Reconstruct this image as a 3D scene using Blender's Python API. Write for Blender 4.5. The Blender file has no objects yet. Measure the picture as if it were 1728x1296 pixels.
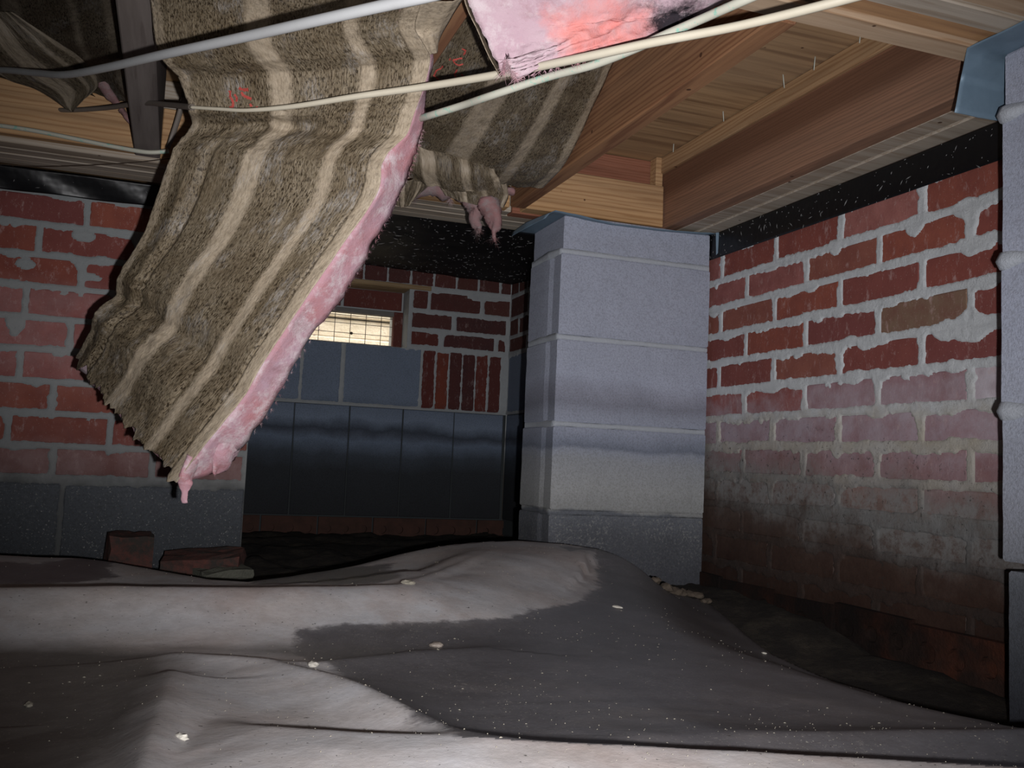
import bpy, bmesh, math, random
import numpy as np
from mathutils import Vector, Matrix
random.seed(7); rng = np.random.default_rng(11)
S = bpy.context.scene
COL = S.collection
R = math.radians

# ---------------------------------------------------------------- camera, world, flash, exposure
FPX, YAW, PITCH, ROLL = 1594.3, 0.34179, 0.08504, 0.04355
cF = Vector((math.sin(YAW)*math.cos(PITCH), math.cos(YAW)*math.cos(PITCH), math.sin(PITCH)))
r0 = Vector((math.cos(YAW), -math.sin(YAW), 0)); u0 = r0.cross(cF)
cR = r0*math.cos(ROLL) + u0*math.sin(ROLL); cU = u0*math.cos(ROLL) - r0*math.sin(ROLL)
cam_d = bpy.data.cameras.new('camera'); cam = bpy.data.objects.new('camera', cam_d); COL.objects.link(cam)
cam_d.sensor_fit = 'HORIZONTAL'; cam_d.sensor_width = 36; cam_d.lens = FPX/1728*36
cam_d.clip_start = .02; cam_d.clip_end = 100
cam.matrix_world = Matrix(((cR.x, cU.x, -cF.x, 0), (cR.y, cU.y, -cF.y, 0), (cR.z, cU.z, -cF.z, 0), (0, 0, 0, 1)))
S.camera = cam
W = bpy.data.worlds.new('sky'); S.world = W; W.use_nodes = True
bg = W.node_tree.nodes['Background']; bg.inputs[0].default_value = (1.0, .93, .80, 1); bg.inputs[1].default_value = 3.8
# the camera's flash: a small lamp a few centimetres to the right of and below the lens
fl = bpy.data.lights.new('camera_flash', 'SPOT'); fl.energy = 118; fl.color = (1.0, .985, 1.0)
fl.shadow_soft_size = .006; fl.spot_size = R(82); fl.spot_blend = 1.0
flo = bpy.data.objects.new('camera_flash', fl); COL.objects.link(flo)
flo.matrix_world = cam.matrix_world @ Matrix.Rotation(R(4), 4, 'X')
flo.location = Vector((0, 0, 0)) + cR*.042 - cU*.02
S.view_settings.view_transform = 'Standard'; S.view_settings.look = 'None'
S.view_settings.gamma = 1; S.view_settings.use_curve_mapping = False
S.view_settings.exposure = 0.0

# ---------------------------------------------------------------- helpers
def ray(u, v): return cF + cR*((u-864)/FPX) - cU*((v-648)/FPX)
def at_d(u, v, D): return ray(u, v)*D
def at_z(u, v, z): d = ray(u, v); return d*(z/d.z)
def at_y(u, v, y): d = ray(u, v); return d*(y/d.y)
def at_x(u, v, x): d = ray(u, v); return d*(x/d.x)

def vn(x, y, seed=0):
    x = np.asarray(x, float); y = np.asarray(y, float)
    xi = np.floor(x).astype(np.int64); yi = np.floor(y).astype(np.int64)
    xf = x-xi; yf = y-yi; xf = xf*xf*(3-2*xf); yf = yf*yf*(3-2*yf)
    def h(a, b):
        n = (a*374761393 + b*668265263 + seed*974711) & 0xffffffff
        n = ((n ^ (n >> 13))*1274126177) & 0xffffffff
        return ((n ^ (n >> 16)) & 0xffff)/65535.*2-1
    a = h(xi, yi); b = h(xi+1, yi); c = h(xi, yi+1); d = h(xi+1, yi+1)
    return (a*(1-xf)+b*xf)*(1-yf)+(c*(1-xf)+d*xf)*yf
def fbm(x, y, seed=0, o=4):
    s = 0; a = 1
    for i in range(o):
        s = s + a*vn(x*2**i, y*2**i, seed+i*17); a *= .5
    return s/1.9

def link(name, me, mat=None, parent=None, kind=None):
    o = bpy.data.objects.new(name, me); COL.objects.link(o)
    if mat is not None:
        me.materials.clear()
        for m in (mat if isinstance(mat, (list, tuple)) else [mat]): me.materials.append(m)
    if parent is not None: o.parent = parent
    if kind: o['kind'] = kind
    return o
def tag(o, label, cat, group=None):
    o['label'] = label; o['category'] = cat
    if group: o['group'] = group
    return o
def empty(name, loc=(0, 0, 0), label=None, cat=None, group=None, kind=None):
    o = bpy.data.objects.new(name, None); COL.objects.link(o); o.location = loc; o.empty_display_size = .05
    if label: tag(o, label, cat, group)
    if kind: o['kind'] = kind
    return o
def mesh(name, vs, fs, smooth=False):
    me = bpy.data.meshes.new(name)
    me.from_pydata([tuple(map(float, v)) for v in vs], [], [tuple(f) for f in fs]); me.update()
    if smooth: me.polygons.foreach_set('use_smooth', [True]*len(me.polygons))
    return me
def grid_mesh(name, V, smooth=True, uv=None, closed=False, flip=False):
    """V: (n,m,3) array"""
    n, m = V.shape[:2]
    idx = np.arange(n*m).reshape(n, m)
    a = idx[:-1, :-1].ravel(); b = idx[:-1, 1:].ravel(); c = idx[1:, 1:].ravel(); d = idx[1:, :-1].ravel()
    F = np.stack([a, d, c, b] if flip else [a, b, c, d], 1)
    me = bpy.data.meshes.new(name)
    me.vertices.add(n*m); me.vertices.foreach_set('co', V.reshape(-1).astype(np.float32))
    me.loops.add(F.size); me.loops.foreach_set('vertex_index', F.reshape(-1).astype(np.int32))
    me.polygons.add(len(F)); me.polygons.foreach_set('loop_start', (np.arange(len(F))*4).astype(np.int32))
    me.polygons.foreach_set('loop_total', np.full(len(F), 4, np.int32))
    me.polygons.foreach_set('use_smooth', np.full(len(F), smooth))
    if uv is not None:
        l = me.uv_layers.new(name='UVMap'); l.data.foreach_set('uv', uv.reshape(-1, 2)[F.reshape(-1)].reshape(-1).astype(np.float32))
    me.update(); me.validate(); return me
def set_attr(me, name, vals):
    a = me.attributes.new(name, 'FLOAT', 'POINT'); a.data.foreach_set('value', np.asarray(vals, np.float32).reshape(-1))
def box_mesh(name, x0, x1, y0, y1, z0, z1, bev=.002, jit=0):
    bm = bmesh.new(); bmesh.ops.create_cube(bm, size=1)
    for v in bm.verts:
        v.co = Vector(((x0 if v.co.x < 0 else x1), (y0 if v.co.y < 0 else y1), (z0 if v.co.z < 0 else z1)))
        if jit: v.co += Vector((random.uniform(-jit, jit), random.uniform(-jit, jit), random.uniform(-jit, jit)))
    if bev: bmesh.ops.bevel(bm, geom=list(bm.edges), offset=bev, segments=1, affect='EDGES')
    me = bpy.data.meshes.new(name); bm.to_mesh(me); bm.free(); return me
def tube(name, pts, rad, seg=10, sub=8, flat=1.0):
    """smooth tube through points (list of Vectors), rad float or list"""
    P = [Vector(p) for p in pts]; n = len(P); out = []; rr = []
    rad = rad if isinstance(rad, (list, tuple)) else [rad]*n
    for i in range(n-1):
        p0 = P[max(i-1, 0)]; p1 = P[i]; p2 = P[i+1]; p3 = P[min(i+2, n-1)]
        for k in range(sub):
            t = k/sub
            out.append(.5*((2*p1)+(p2-p0)*t+(2*p0-5*p1+4*p2-p3)*t*t+(3*p1-p0-3*p2+p3)*t**3)); rr.append(rad[i]*(1-t)+rad[i+1]*t)
    out.append(P[-1]); rr.append(rad[-1])
    vs = []; fs = []; side = None
    for i, p in enumerate(out):
        t = (out[min(i+1, len(out)-1)]-out[max(i-1, 0)]).normalized()
        a = t.cross(Vector((0, 0, 1)));
        if a.length < 1e-3: a = t.cross(Vector((1, 0, 0)))
        a.normalize(); b = a.cross(t).normalized()
        for s in range(seg):
            an = 2*math.pi*s/seg; vs.append(p + a*math.cos(an)*rr[i] + b*math.sin(an)*rr[i]*flat)
    for i in range(len(out)-1):
        for s in range(seg):
            s2 = (s+1) % seg; fs.append((i*seg+s, i*seg+s2, (i+1)*seg+s2, (i+1)*seg+s))
    fs.append(tuple(range(seg-1, -1, -1))); fs.append(tuple((len(out)-1)*seg+s for s in range(seg)))
    return mesh(name, vs, fs, True)

# ---------------------------------------------------------------- materials
class NT:
    def __init__(s, name):
        s.m = bpy.data.materials.new(name); s.m.use_nodes = True; s.t = s.m.node_tree; s.N = s.t.nodes
        s.b = s.N['Principled BSDF']; s.b.inputs['Roughness'].default_value = .9
        s.b.inputs['Specular IOR Level'].default_value = .25
        s.geo = s.N.new('ShaderNodeNewGeometry'); s.sep = s.N.new('ShaderNodeSeparateXYZ'); s.L(s.geo.outputs['Position'], s.sep.inputs[0])
        s.pos = s.geo.outputs['Position']; s.x, s.y, s.z = s.sep.outputs
    def L(s, a, b): s.t.links.new(a, b)
    def put(s, inp, v):
        if isinstance(v, bpy.types.NodeSocket): s.L(v, inp)
        elif isinstance(v, (tuple, list)) and len(v) == 3 and inp.type == 'RGBA': inp.default_value = (*v, 1)
        else: inp.default_value = v
    def math(s, op, a, b=0, c=None, clamp=False):
        n = s.N.new('ShaderNodeMath'); n.operation = op; n.use_clamp = clamp; s.put(n.inputs[0], a); s.put(n.inputs[1], b)
        if c is not None: s.put(n.inputs[2], c)
        return n.outputs[0]
    def noise(s, scale=5, detail=4, rough=.6, vec=None, stretch=None, dist=0):
        v = vec if vec is not None else s.pos
        if stretch:
            mp = s.N.new('ShaderNodeMapping'); s.L(v, mp.inputs[0]); mp.inputs['Scale'].default_value = stretch; v = mp.outputs[0]
        n = s.N.new('ShaderNodeTexNoise'); s.L(v, n.inputs['Vector']); n.inputs['Scale'].default_value = scale
        n.inputs['Detail'].default_value = detail; n.inputs['Roughness'].default_value = rough; n.inputs['Distortion'].default_value = dist
        return n.outputs['Fac']
    def voro(s, scale=50, vec=None, stretch=None):
        v = vec if vec is not None else s.pos
        if stretch:
            mp = s.N.new('ShaderNodeMapping'); s.L(v, mp.inputs[0]); mp.inputs['Scale'].default_value = stretch; v = mp.outputs[0]
        n = s.N.new('ShaderNodeTexVoronoi'); s.L(v, n.inputs['Vector']); n.inputs['Scale'].default_value = scale
        return n.outputs['Distance']
    def ramp(s, fac, stops, interp='LINEAR'):
        n = s.N.new('ShaderNodeValToRGB'); s.put(n.inputs[0], fac); e = n.color_ramp.elements; n.color_ramp.interpolation = interp
        while len(e) < len(stops): e.new(.5)
        for i, (p, c) in enumerate(stops):
            e[i].position = p; e[i].color = (*c, 1) if isinstance(c, (tuple, list)) else (c, c, c, 1)
        return n.outputs[0]
    def mix(s, f, a, b, mode='MIX'):
        n = s.N.new('ShaderNodeMix'); n.data_type = 'RGBA'; n.blend_type = mode; n.clamp_factor = True
        s.put(n.inputs['Factor'], f); s.put(n.inputs['A'], a) if 0 else None
        for k, v in ((6, a), (7, b)): s.put(n.inputs[k], v)
        return n.outputs[2]
    def mr(s, v, a, b, c=0., d=1.):
        n = s.N.new('ShaderNodeMapRange'); s.put(n.inputs[0], v)
        for i, q in enumerate((a, b, c, d)): n.inputs[i+1].default_value = q
        return n.outputs[0]
    def zr(s, z, lo, hi, stops, interp='LINEAR'):
        """colour ramp over height, stops given in metres"""
        return s.ramp(s.mr(z, lo, hi), [((p-lo)/(hi-lo), c) for p, c in stops], interp)
    def bump(s, h, strength=.3, dist=.002):
        n = s.N.new('ShaderNodeBump'); s.put(n.inputs['Height'], h); n.inputs['Strength'].default_value = strength
        n.inputs['Distance'].default_value = dist; s.L(n.outputs[0], s.b.inputs['Normal'])
    def attr(s, name):
        n = s.N.new('ShaderNodeAttribute'); n.attribute_name = name; return n.outputs['Fac']
    def out(s, col, rough=None, spec=None):
        s.put(s.b.inputs['Base Color'], col)
        if rough is not None: s.put(s.b.inputs['Roughness'], rough)
        if spec is not None: s.b.inputs['Specular IOR Level'].default_value = spec
        return s.m

def damp_right(n, col, mortar=False):
    zz = n.math('ADD', n.z, n.math('MULTIPLY', n.math('SUBTRACT', n.y, 1.15), -.10))
    zz = n.math('ADD', zz, n.math('MULTIPLY', n.math('SUBTRACT', n.noise(9, 4, .6), .5), .14))
    zn = n.math('ADD', n.z, n.math('MULTIPLY', n.math('SUBTRACT', n.noise(26, 4, .65), .5), .09))
    eff = n.zr(zn, -.2, .6, [(-.2, .0), (-.10, .10), (-.04, .25), (.02, .35), (.07, .55), (.13, .62), (.165, .42), (.19, .05), (.22, 0)])
    eff = n.math('MULTIPLY', eff, n.ramp(n.noise(16, 5, .7), [(.36, .25), (.62, 1)]))
    c = n.mix(eff, col, (.36, .33, .37) if not mortar else (.42, .39, .36))
    if mortar:
        y = n.math('MULTIPLY', n.zr(zn, -.3, .6, [(-.1, 0), (-.03, .75), (.1, .8), (.14, 0)]), n.noise(20, 3))
        c = n.mix(y, c, (.34, .27, .15))
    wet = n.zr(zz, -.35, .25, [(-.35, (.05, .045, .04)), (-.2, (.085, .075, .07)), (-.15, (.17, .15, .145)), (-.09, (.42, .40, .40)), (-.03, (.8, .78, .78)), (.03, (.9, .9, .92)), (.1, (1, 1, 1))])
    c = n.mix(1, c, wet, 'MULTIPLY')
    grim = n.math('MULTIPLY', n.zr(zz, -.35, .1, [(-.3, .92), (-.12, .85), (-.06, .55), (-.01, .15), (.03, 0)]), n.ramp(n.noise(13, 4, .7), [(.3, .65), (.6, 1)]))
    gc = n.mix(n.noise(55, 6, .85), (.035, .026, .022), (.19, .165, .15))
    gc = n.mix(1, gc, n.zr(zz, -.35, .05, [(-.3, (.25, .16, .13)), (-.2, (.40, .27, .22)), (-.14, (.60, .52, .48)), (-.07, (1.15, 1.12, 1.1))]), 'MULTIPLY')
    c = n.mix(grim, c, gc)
    grey = n.math('MULTIPLY', n.zr(zz, -.3, .2, [(-.17, 0), (-.11, .55), (-.06, .55), (-.02, .1), (.0, 0)]), n.ramp(n.noise(30, 5, .8), [(.38, 0), (.55, 1)]))
    c = n.mix(grey, c, (.19, .20, .20))
    pit = n.math('MULTIPLY', n.ramp(n.noise(95, 4, .8), [(.60, 0), (.66, .85)]), n.zr(zz, -.2, .2, [(-.1, 1), (.02, .9), (.07, .2), (.1, 0)]))
    return n.mix(pit, c, (.025, .022, .02))
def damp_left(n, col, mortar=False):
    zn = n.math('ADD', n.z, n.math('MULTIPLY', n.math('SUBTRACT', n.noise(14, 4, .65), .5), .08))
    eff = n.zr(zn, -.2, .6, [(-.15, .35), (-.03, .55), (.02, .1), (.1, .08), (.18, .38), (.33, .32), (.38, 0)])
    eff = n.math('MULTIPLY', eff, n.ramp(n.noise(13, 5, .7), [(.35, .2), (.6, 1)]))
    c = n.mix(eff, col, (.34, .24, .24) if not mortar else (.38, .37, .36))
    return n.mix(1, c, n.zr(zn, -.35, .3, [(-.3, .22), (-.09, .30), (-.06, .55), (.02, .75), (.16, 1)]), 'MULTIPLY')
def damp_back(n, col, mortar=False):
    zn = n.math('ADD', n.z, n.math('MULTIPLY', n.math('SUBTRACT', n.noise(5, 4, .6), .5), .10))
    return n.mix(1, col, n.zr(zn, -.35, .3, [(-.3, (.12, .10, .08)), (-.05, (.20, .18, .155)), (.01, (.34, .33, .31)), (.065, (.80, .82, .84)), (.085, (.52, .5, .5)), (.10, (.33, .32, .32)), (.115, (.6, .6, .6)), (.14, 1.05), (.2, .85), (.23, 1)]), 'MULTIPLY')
DAMP = {'right': damp_right, 'left': damp_left, 'back': damp_back}

def brick_mat(side):
    n = NT('brick_'+side)
    oi = n.N.new('ShaderNodeObjectInfo')
    rv = n.N.new('ShaderNodeVectorMath'); rv.operation = 'ADD'; n.L(n.pos, rv.inputs[0]); n.L(oi.outputs['Random'], rv.inputs[1])
    c = n.mix(n.ramp(n.noise(22, 5, .6, rv.outputs[0]), [(.35, 0), (.7, .55)]), oi.outputs['Color'], (.13, .035, .03))
    c = n.mix(n.ramp(n.noise(60, 5, .8, rv.outputs[0], stretch=(1, 1, .45)), [(.56, 0), (.68, .55)]), c, (.40, .28, .265))
    c = n.mix(n.ramp(n.voro(170), [(.05, .8), (.13, 0)]), c, (.42, .33, .28))
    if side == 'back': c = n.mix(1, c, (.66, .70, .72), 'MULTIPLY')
    c = DAMP[side](n, c)
    n.bump(n.noise(170, 4, .7), .5, .0015)
    return n.out(c, n.mr(n.z, -.25, 0, .55, .9), .3)
def mortar_mat(side):
    n = NT('mortar_'+side)
    c = n.mix(n.noise(40, 5, .7), (.44, .46, .48), (.66, .69, .71))
    c = n.mix(n.ramp(n.voro(330), [(.08, .35), (.25, 0)]), c, (.24, .24, .24))
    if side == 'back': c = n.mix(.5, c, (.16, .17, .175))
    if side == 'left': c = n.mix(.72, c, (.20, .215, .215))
    c = DAMP[side](n, c, True)
    n.bump(n.noise(160, 6, .85), 1, .003)
    return n.out(c, .9, .25)
def block_mat(name, side):
    n = NT(name)
    c = n.mix(n.noise(7, 5, .6), (.285, .31, .385), (.39, .415, .51))
    c = n.mix(n.ramp(n.noise(220, 4, .8), [(.42, .55), (.52, 0)]), c, (.22, .23, .27))
    c = n.mix(n.ramp(n.voro(230), [(.06, .9), (.14, 0)]), c, (.13, .13, .15))
    c = n.mix(n.ramp(n.voro(150), [(.05, .8), (.10, 0)]), c, (.6, .6, .62))
    if side == 'pier':
        zn = n.math('ADD', n.z, n.math('MULTIPLY', n.math('SUBTRACT', n.noise(7, 5, .6), .5), .045))
        zn = n.math('ADD', zn, n.math('MULTIPLY', n.math('SUBTRACT', n.x, 1.03), .02))
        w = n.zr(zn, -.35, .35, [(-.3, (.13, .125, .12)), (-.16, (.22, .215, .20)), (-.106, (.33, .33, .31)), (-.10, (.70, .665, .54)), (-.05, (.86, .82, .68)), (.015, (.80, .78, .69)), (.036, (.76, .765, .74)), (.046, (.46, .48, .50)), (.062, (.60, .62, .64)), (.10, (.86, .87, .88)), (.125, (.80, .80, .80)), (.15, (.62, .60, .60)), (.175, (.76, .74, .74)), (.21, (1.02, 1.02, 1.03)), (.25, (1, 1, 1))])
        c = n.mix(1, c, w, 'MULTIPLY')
        cr = n.math('MULTIPLY', n.zr(n.z, -.35, .1, [(-.3, .05), (-.2, .35), (-.115, .8), (-.1, 0)]), n.ramp(n.noise(170, 5, .8), [(.52, 0), (.62, .8)]))
        cr = n.math('MULTIPLY', cr, n.ramp(n.noise(12, 4, .7), [(.35, .2), (.6, 1)]))
        c = n.mix(cr, c, (.26, .26, .245))
    elif side == 'pier2':
        zn = n.math('ADD', n.z, n.math('MULTIPLY', n.math('SUBTRACT', n.noise(7, 5, .6), .5), .05))
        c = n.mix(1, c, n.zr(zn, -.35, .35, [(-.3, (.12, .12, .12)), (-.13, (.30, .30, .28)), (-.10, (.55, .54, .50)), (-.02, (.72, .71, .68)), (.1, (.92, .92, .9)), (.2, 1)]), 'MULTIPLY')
    elif side == 'left':
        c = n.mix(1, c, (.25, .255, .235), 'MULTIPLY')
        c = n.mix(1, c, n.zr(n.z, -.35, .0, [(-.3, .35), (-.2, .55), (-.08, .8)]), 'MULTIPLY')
        c = n.mix(n.ramp(n.noise(240, 3, .8), [(.62, 0), (.68, .6)]), c, (.35, .35, .33))
    else:
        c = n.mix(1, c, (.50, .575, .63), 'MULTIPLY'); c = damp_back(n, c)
    n.bump(n.noise(300, 4, .8), .8, .0025)
    return n.out(c, .92, .2)

def wood_mat(name, a, b, axis, streak=.5, scale=1.0, band=None):
    n = NT(name)
    st = {'x': (.05, 1, 1), 'y': (1, .05, 1)}[axis]
    w = n.N.new('ShaderNodeTexWave'); w.wave_type = 'BANDS'; w.bands_direction = 'Z' if axis != 'y' else 'Z'
    mp = n.N.new('ShaderNodeMapping'); n.L(n.pos, mp.inputs[0]); mp.inputs['Scale'].default_value = tuple(q*scale for q in ({'x': (.35, 6, 6), 'y': (6, .35, 6)}[axis]))
    n.L(mp.outputs[0], w.inputs['Vector']); w.inputs['Scale'].default_value = 6; w.inputs['Distortion'].default_value = 9; w.inputs['Detail'].default_value = 4; w.inputs['Detail Scale'].default_value = 1.3
    c = n.mix(n.ramp(w.outputs['Fac'], [(.2, 0), (.75, streak*.7), (.97, .9)]), a, b)
    c = n.mix(n.ramp(n.noise(60, 4, .6, stretch=tuple(q*1. for q in st)), [(.4, 0), (.7, .5)]), c, tuple(q*.55 for q in b))
    c = n.mix(n.ramp(n.noise(3, 3, .6, stretch=st), [(.35, 0), (.65, .35)]), c, (.22, .17, .13))
    c = n.mix(n.ramp(n.voro(14), [(.045, .9), (.06, 0)]), c, (.05, .02, .01))
    if band: c = n.mix(band(n), c, (.10, .045, .025))
    n.bump(n.noise(120, 3, .6, stretch=st), .4, .001)
    return n.out(c, .75, .25)

M = {}
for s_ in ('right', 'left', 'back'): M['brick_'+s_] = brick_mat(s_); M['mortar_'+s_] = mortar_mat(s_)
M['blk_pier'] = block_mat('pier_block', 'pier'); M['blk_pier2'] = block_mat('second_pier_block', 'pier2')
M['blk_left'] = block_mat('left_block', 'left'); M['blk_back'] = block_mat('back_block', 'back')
M['joist'] = wood_mat('joist_wood', (.27, .135, .065), (.16, .065, .03), 'y')
M['joist_grey'] = wood_mat('weathered_joist_wood', (.19, .165, .155), (.12, .10, .095), 'y', .3)
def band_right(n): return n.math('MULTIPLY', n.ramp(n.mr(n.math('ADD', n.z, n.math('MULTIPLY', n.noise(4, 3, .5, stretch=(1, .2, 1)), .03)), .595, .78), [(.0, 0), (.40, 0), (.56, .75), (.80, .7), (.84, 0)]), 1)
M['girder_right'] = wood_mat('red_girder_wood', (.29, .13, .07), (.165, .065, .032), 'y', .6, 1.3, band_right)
M['girder_tan'] = wood_mat('tan_board_wood', (.40, .245, .125), (.27, .14, .06), 'y', .4)
M['girder'] = wood_mat('girder_wood', (.40, .22, .10), (.24, .11, .05), 'x')
M['ledger'] = wood_mat('ledger_wood', (.47, .285, .14), (.33, .175, .075), 'x', .3, .8)
M['panel_red'] = wood_mat('rim_wood', (.26, .10, .06), (.18, .06, .03), 'x', .3)
M['girder_under'] = wood_mat('built_up_beam_wood', (.46, .33, .22), (.32, .19, .10), 'x', .4)
M['girder_grey'] = wood_mat('grey_beam_wood', (.40, .35, .29), (.30, .24, .18), 'x', .3)
M['ply'] = wood_mat('plywood', (.42, .26, .13), (.22, .115, .05), 'x', .8, .55)
M['lintel'] = wood_mat('lintel_wood', (.34, .24, .13), (.24, .15, .07), 'x', .3)

def paper_mat(name, u1=(.38, .475), u2=(.745, .80), dirt=1.0, bright=1.0):
    n = NT(name)
    tc = n.N.new('ShaderNodeUVMap'); tc.uv_map = 'UVMap'; uv = tc.outputs[0]
    sx = n.N.new('ShaderNodeSeparateXYZ'); n.L(uv, sx.inputs[0]); u = sx.outputs[0]; v = sx.outputs[1]
    uw = n.math('ADD', u, n.math('MULTIPLY', n.math('SUBTRACT', n.noise(4, 5, .6, uv, stretch=(1.5, 3, 1)), .5), .022))
    w = .012
    st = n.ramp(uw, [(0, .55), (.035, .5), (.05, 0), (u1[0]-w, 0), (u1[0]+w, 1), (u1[1]-w, 1), (u1[1]+w, .08), (u2[0]-w, 0), (u2[0]+w, .95), (u2[1]-w, .95), (u2[1]+w, 0), (.93, .05), (.95, .9), (1, .95)])
    streak = n.noise(3.0, 6, .8, uv, stretch=(38, 2.6, 1))
    fine = n.noise(14, 6, .85, uv, stretch=(24, 3.4, 1))
    big = n.noise(4.5, 5, .65, uv)
    c = n.mix(n.ramp(streak, [(.34, 0), (.62, 1)]), (.066, .046, .024), (.235, .19, .125))
    c = n.mix(n.ramp(fine, [(.48, 0), (.60, .8)]), c, (.33, .29, .225))
    c = n.mix(n.ramp(big, [(.42, 0), (.62, .6)]), c, (.085, .058, .028))
    c = n.mix(n.ramp(n.noise(10, 4, .6, uv, stretch=(75, .6, 1)), [(.54, 0), (.61, .75)]), c, (.040, .027, .014))
    c = n.mix(n.ramp(n.noise(10, 5, .7, uv, stretch=(120, .45, 1)), [(.53, 0), (.60, .6)]), c, (.33, .285, .215))
    c = n.mix(n.ramp(n.noise(9, 5, .7, uv, stretch=(95, .8, 1)), [(.55, 0), (.62, .65)]), c, (.05, .034, .018))
    tan = n.mix(n.noise(9, 4, .6, uv, stretch=(3, 3, 1)), (.31, .25, .175), (.47, .41, .325))
    st2 = n.math('MULTIPLY', st, n.ramp(n.noise(11, 5, .7, uv, stretch=(3, 2, 1)), [(.30, .55), (.5, 1)]))
    c = n.mix(st2, c, tan)
    sp = n.ramp(n.noise(90, 4, .7, uv, stretch=(1.9, .55, 1)), [(.50, 0), (.565, .97)])
    sp = n.math('MULTIPLY', sp, n.ramp(n.noise(6, 5, .7, uv), [(.32, .25), (.52, 1)]))
    sp = n.math('MULTIPLY', sp, n.math('SUBTRACT', 1.0, n.math('MULTIPLY', st, .72)))
    c = n.mix(sp, c, (.026, .017, .008))
    wear = n.math('MULTIPLY', n.ramp(n.noise(4, 5, .6, uv, stretch=(1.6, 1, 1)), [(.54, 0), (.64, 1)]), n.ramp(n.noise(60, 5, .85, uv, stretch=(1.8, .35, 1)), [(.46, 0), (.58, .5)]))
    c = n.mix(wear, c, (.42, .41, .40))
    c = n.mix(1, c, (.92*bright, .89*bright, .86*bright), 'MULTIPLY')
    n.bump(n.noise(9, 4, .55, uv, stretch=(2, 1.2, 1)), .5, .010)
    return n.out(c, .6, .35)
M['paper'] = paper_mat('kraft_paper')
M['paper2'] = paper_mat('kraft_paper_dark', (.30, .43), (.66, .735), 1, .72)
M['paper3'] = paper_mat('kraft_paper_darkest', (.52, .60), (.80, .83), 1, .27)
def wool_mat(name, a, b, c3, black=False):
    n = NT(name)
    c = n.mix(n.ramp(n.noise(9, 5, .65), [(.36, 0), (.62, 1)]), a, b)
    c = n.mix(n.ramp(n.noise(26, 6, .75), [(.48, 0), (.62, .85)]), c, c3)
    c = n.mix(n.ramp(n.noise(11, 6, .7, stretch=(1, 1, 1.6)), [(.56, 0), (.68, .55)]), c, (.26, .13, .14))
    if black:
        q = n.N.new('ShaderNodeVectorMath'); q.operation = 'DISTANCE'; n.L(n.pos, q.inputs[0]); q.inputs[1].default_value = tuple(at_d(1000, 60, 1.17))
        kq = n.math('ADD', q.outputs['Value'], n.math('MULTIPLY', n.noise(18, 5, .7), .12))
        c = n.mix(n.ramp(kq, [(.11, .9), (.155, 0)]), c, n.mix(n.noise(22, 4, .6), (.62, .17, .15), (.60, .25, .22)))
        d = n.N.new('ShaderNodeVectorMath'); d.operation = 'DISTANCE'; n.L(n.pos, d.inputs[0]); d.inputs[1].default_value = tuple(at_d(1120, 22, 1.17))
        k = n.math('ADD', d.outputs['Value'], n.math('MULTIPLY', n.noise(40, 5, .8), .09))
        c = n.mix(n.ramp(k, [(.078, .96), (.104, 0)]), c, (.012, .012, .016))
    n.bump(n.noise(190, 5, .8), .8, .0022)
    n.b.inputs['Subsurface Weight'].default_value = .0
    return n.out(c, 1, .05)
M['wool'] = wool_mat('pink_wool', (.43, .19, .20), (.43, .29, .34), (.56, .47, .49))
M['wool2'] = wool_mat('pink_wool_stained', (.40, .28, .32), (.44, .33, .36), (.50, .42, .44), True)
M['wool3'] = wool_mat('dusty_wool', (.24, .12, .12), (.20, .14, .14), (.22, .19, .19))
def simple(name, col, rough=.8, spec=.3, noise=None, metal=0, bump=None):
    n = NT(name); c = col
    if noise: c = n.mix(n.noise(noise[0], 4, .7), col, noise[1])
    if bump: n.bump(n.noise(bump[0], 3, .6), bump[1], bump[2])
    n.b.inputs['Metallic'].default_value = metal
    return n.out(c, rough, spec)
M['plastic'] = simple('black_plastic', (.006, .006, .007), .36, .3, None, 0, (12, .35, .01))
M['speck'] = simple('pale_specks', (.15, .15, .15), .9)
M['metal'] = simple('galvanised_steel', (.11, .165, .22), .55, .5, (40, (.16, .23, .30)), .15, (60, .3, .001))
def cable_mat(name, a, b, g=None):
    n = NT(name); c = n.mix(n.noise(20, 4, .7), a, b)
    if g: c = n.mix(n.ramp(n.noise(60, 5, .8), [(.56, 0), (.62, .9)]), c, g)
    return n.out(c, .5, .4)
M['cab_white'] = cable_mat('white_cable', (.36, .37, .375), (.30, .30, .30))
M['cab_cream'] = cable_mat('cream_cable', (.50, .46, .37), (.40, .36, .28))
M['cab_green'] = cable_mat('verdigris_cable', (.46, .45, .38), (.36, .36, .30), (.20, .40, .32))
M['cab_grey'] = cable_mat('grey_cable', (.17, .145, .125), (.12, .10, .085))
M['nail'] = simple('nail_steel', (.42, .43, .38), .5, .5)
M['wire'] = simple('dark_wire', (.05, .035, .025), .6)
M['frame'] = simple('vent_frame', (.17, .16, .15), .7, .3, (40, (.10, .09, .09)))
M['soil'] = (lambda n: (n.bump(n.noise(50, 6, .8), 1, .02), n.out(n.mix(n.ramp(n.noise(14, 6, .75), [(.45, 0), (.75, 1)]), (.028, .023, .02), (.085, .07, .052)), .95, .2))[1])(NT('soil'))
M['loose'] = (lambda n: (n.bump(n.noise(120, 4, .8), .8, .003), n.out(n.mix(n.ramp(n.noise(30, 5, .75), [(.4, 0), (.65, 1)]), (.03, .025, .022), (.085, .032, .026)), .95, .2))[1])(NT('dirty_brick'))
M['concrete_dirty'] = simple('dirty_block', (.045, .045, .036), .95, .2, (120, (.10, .10, .08)), 0, (200, .8, .003))
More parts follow.
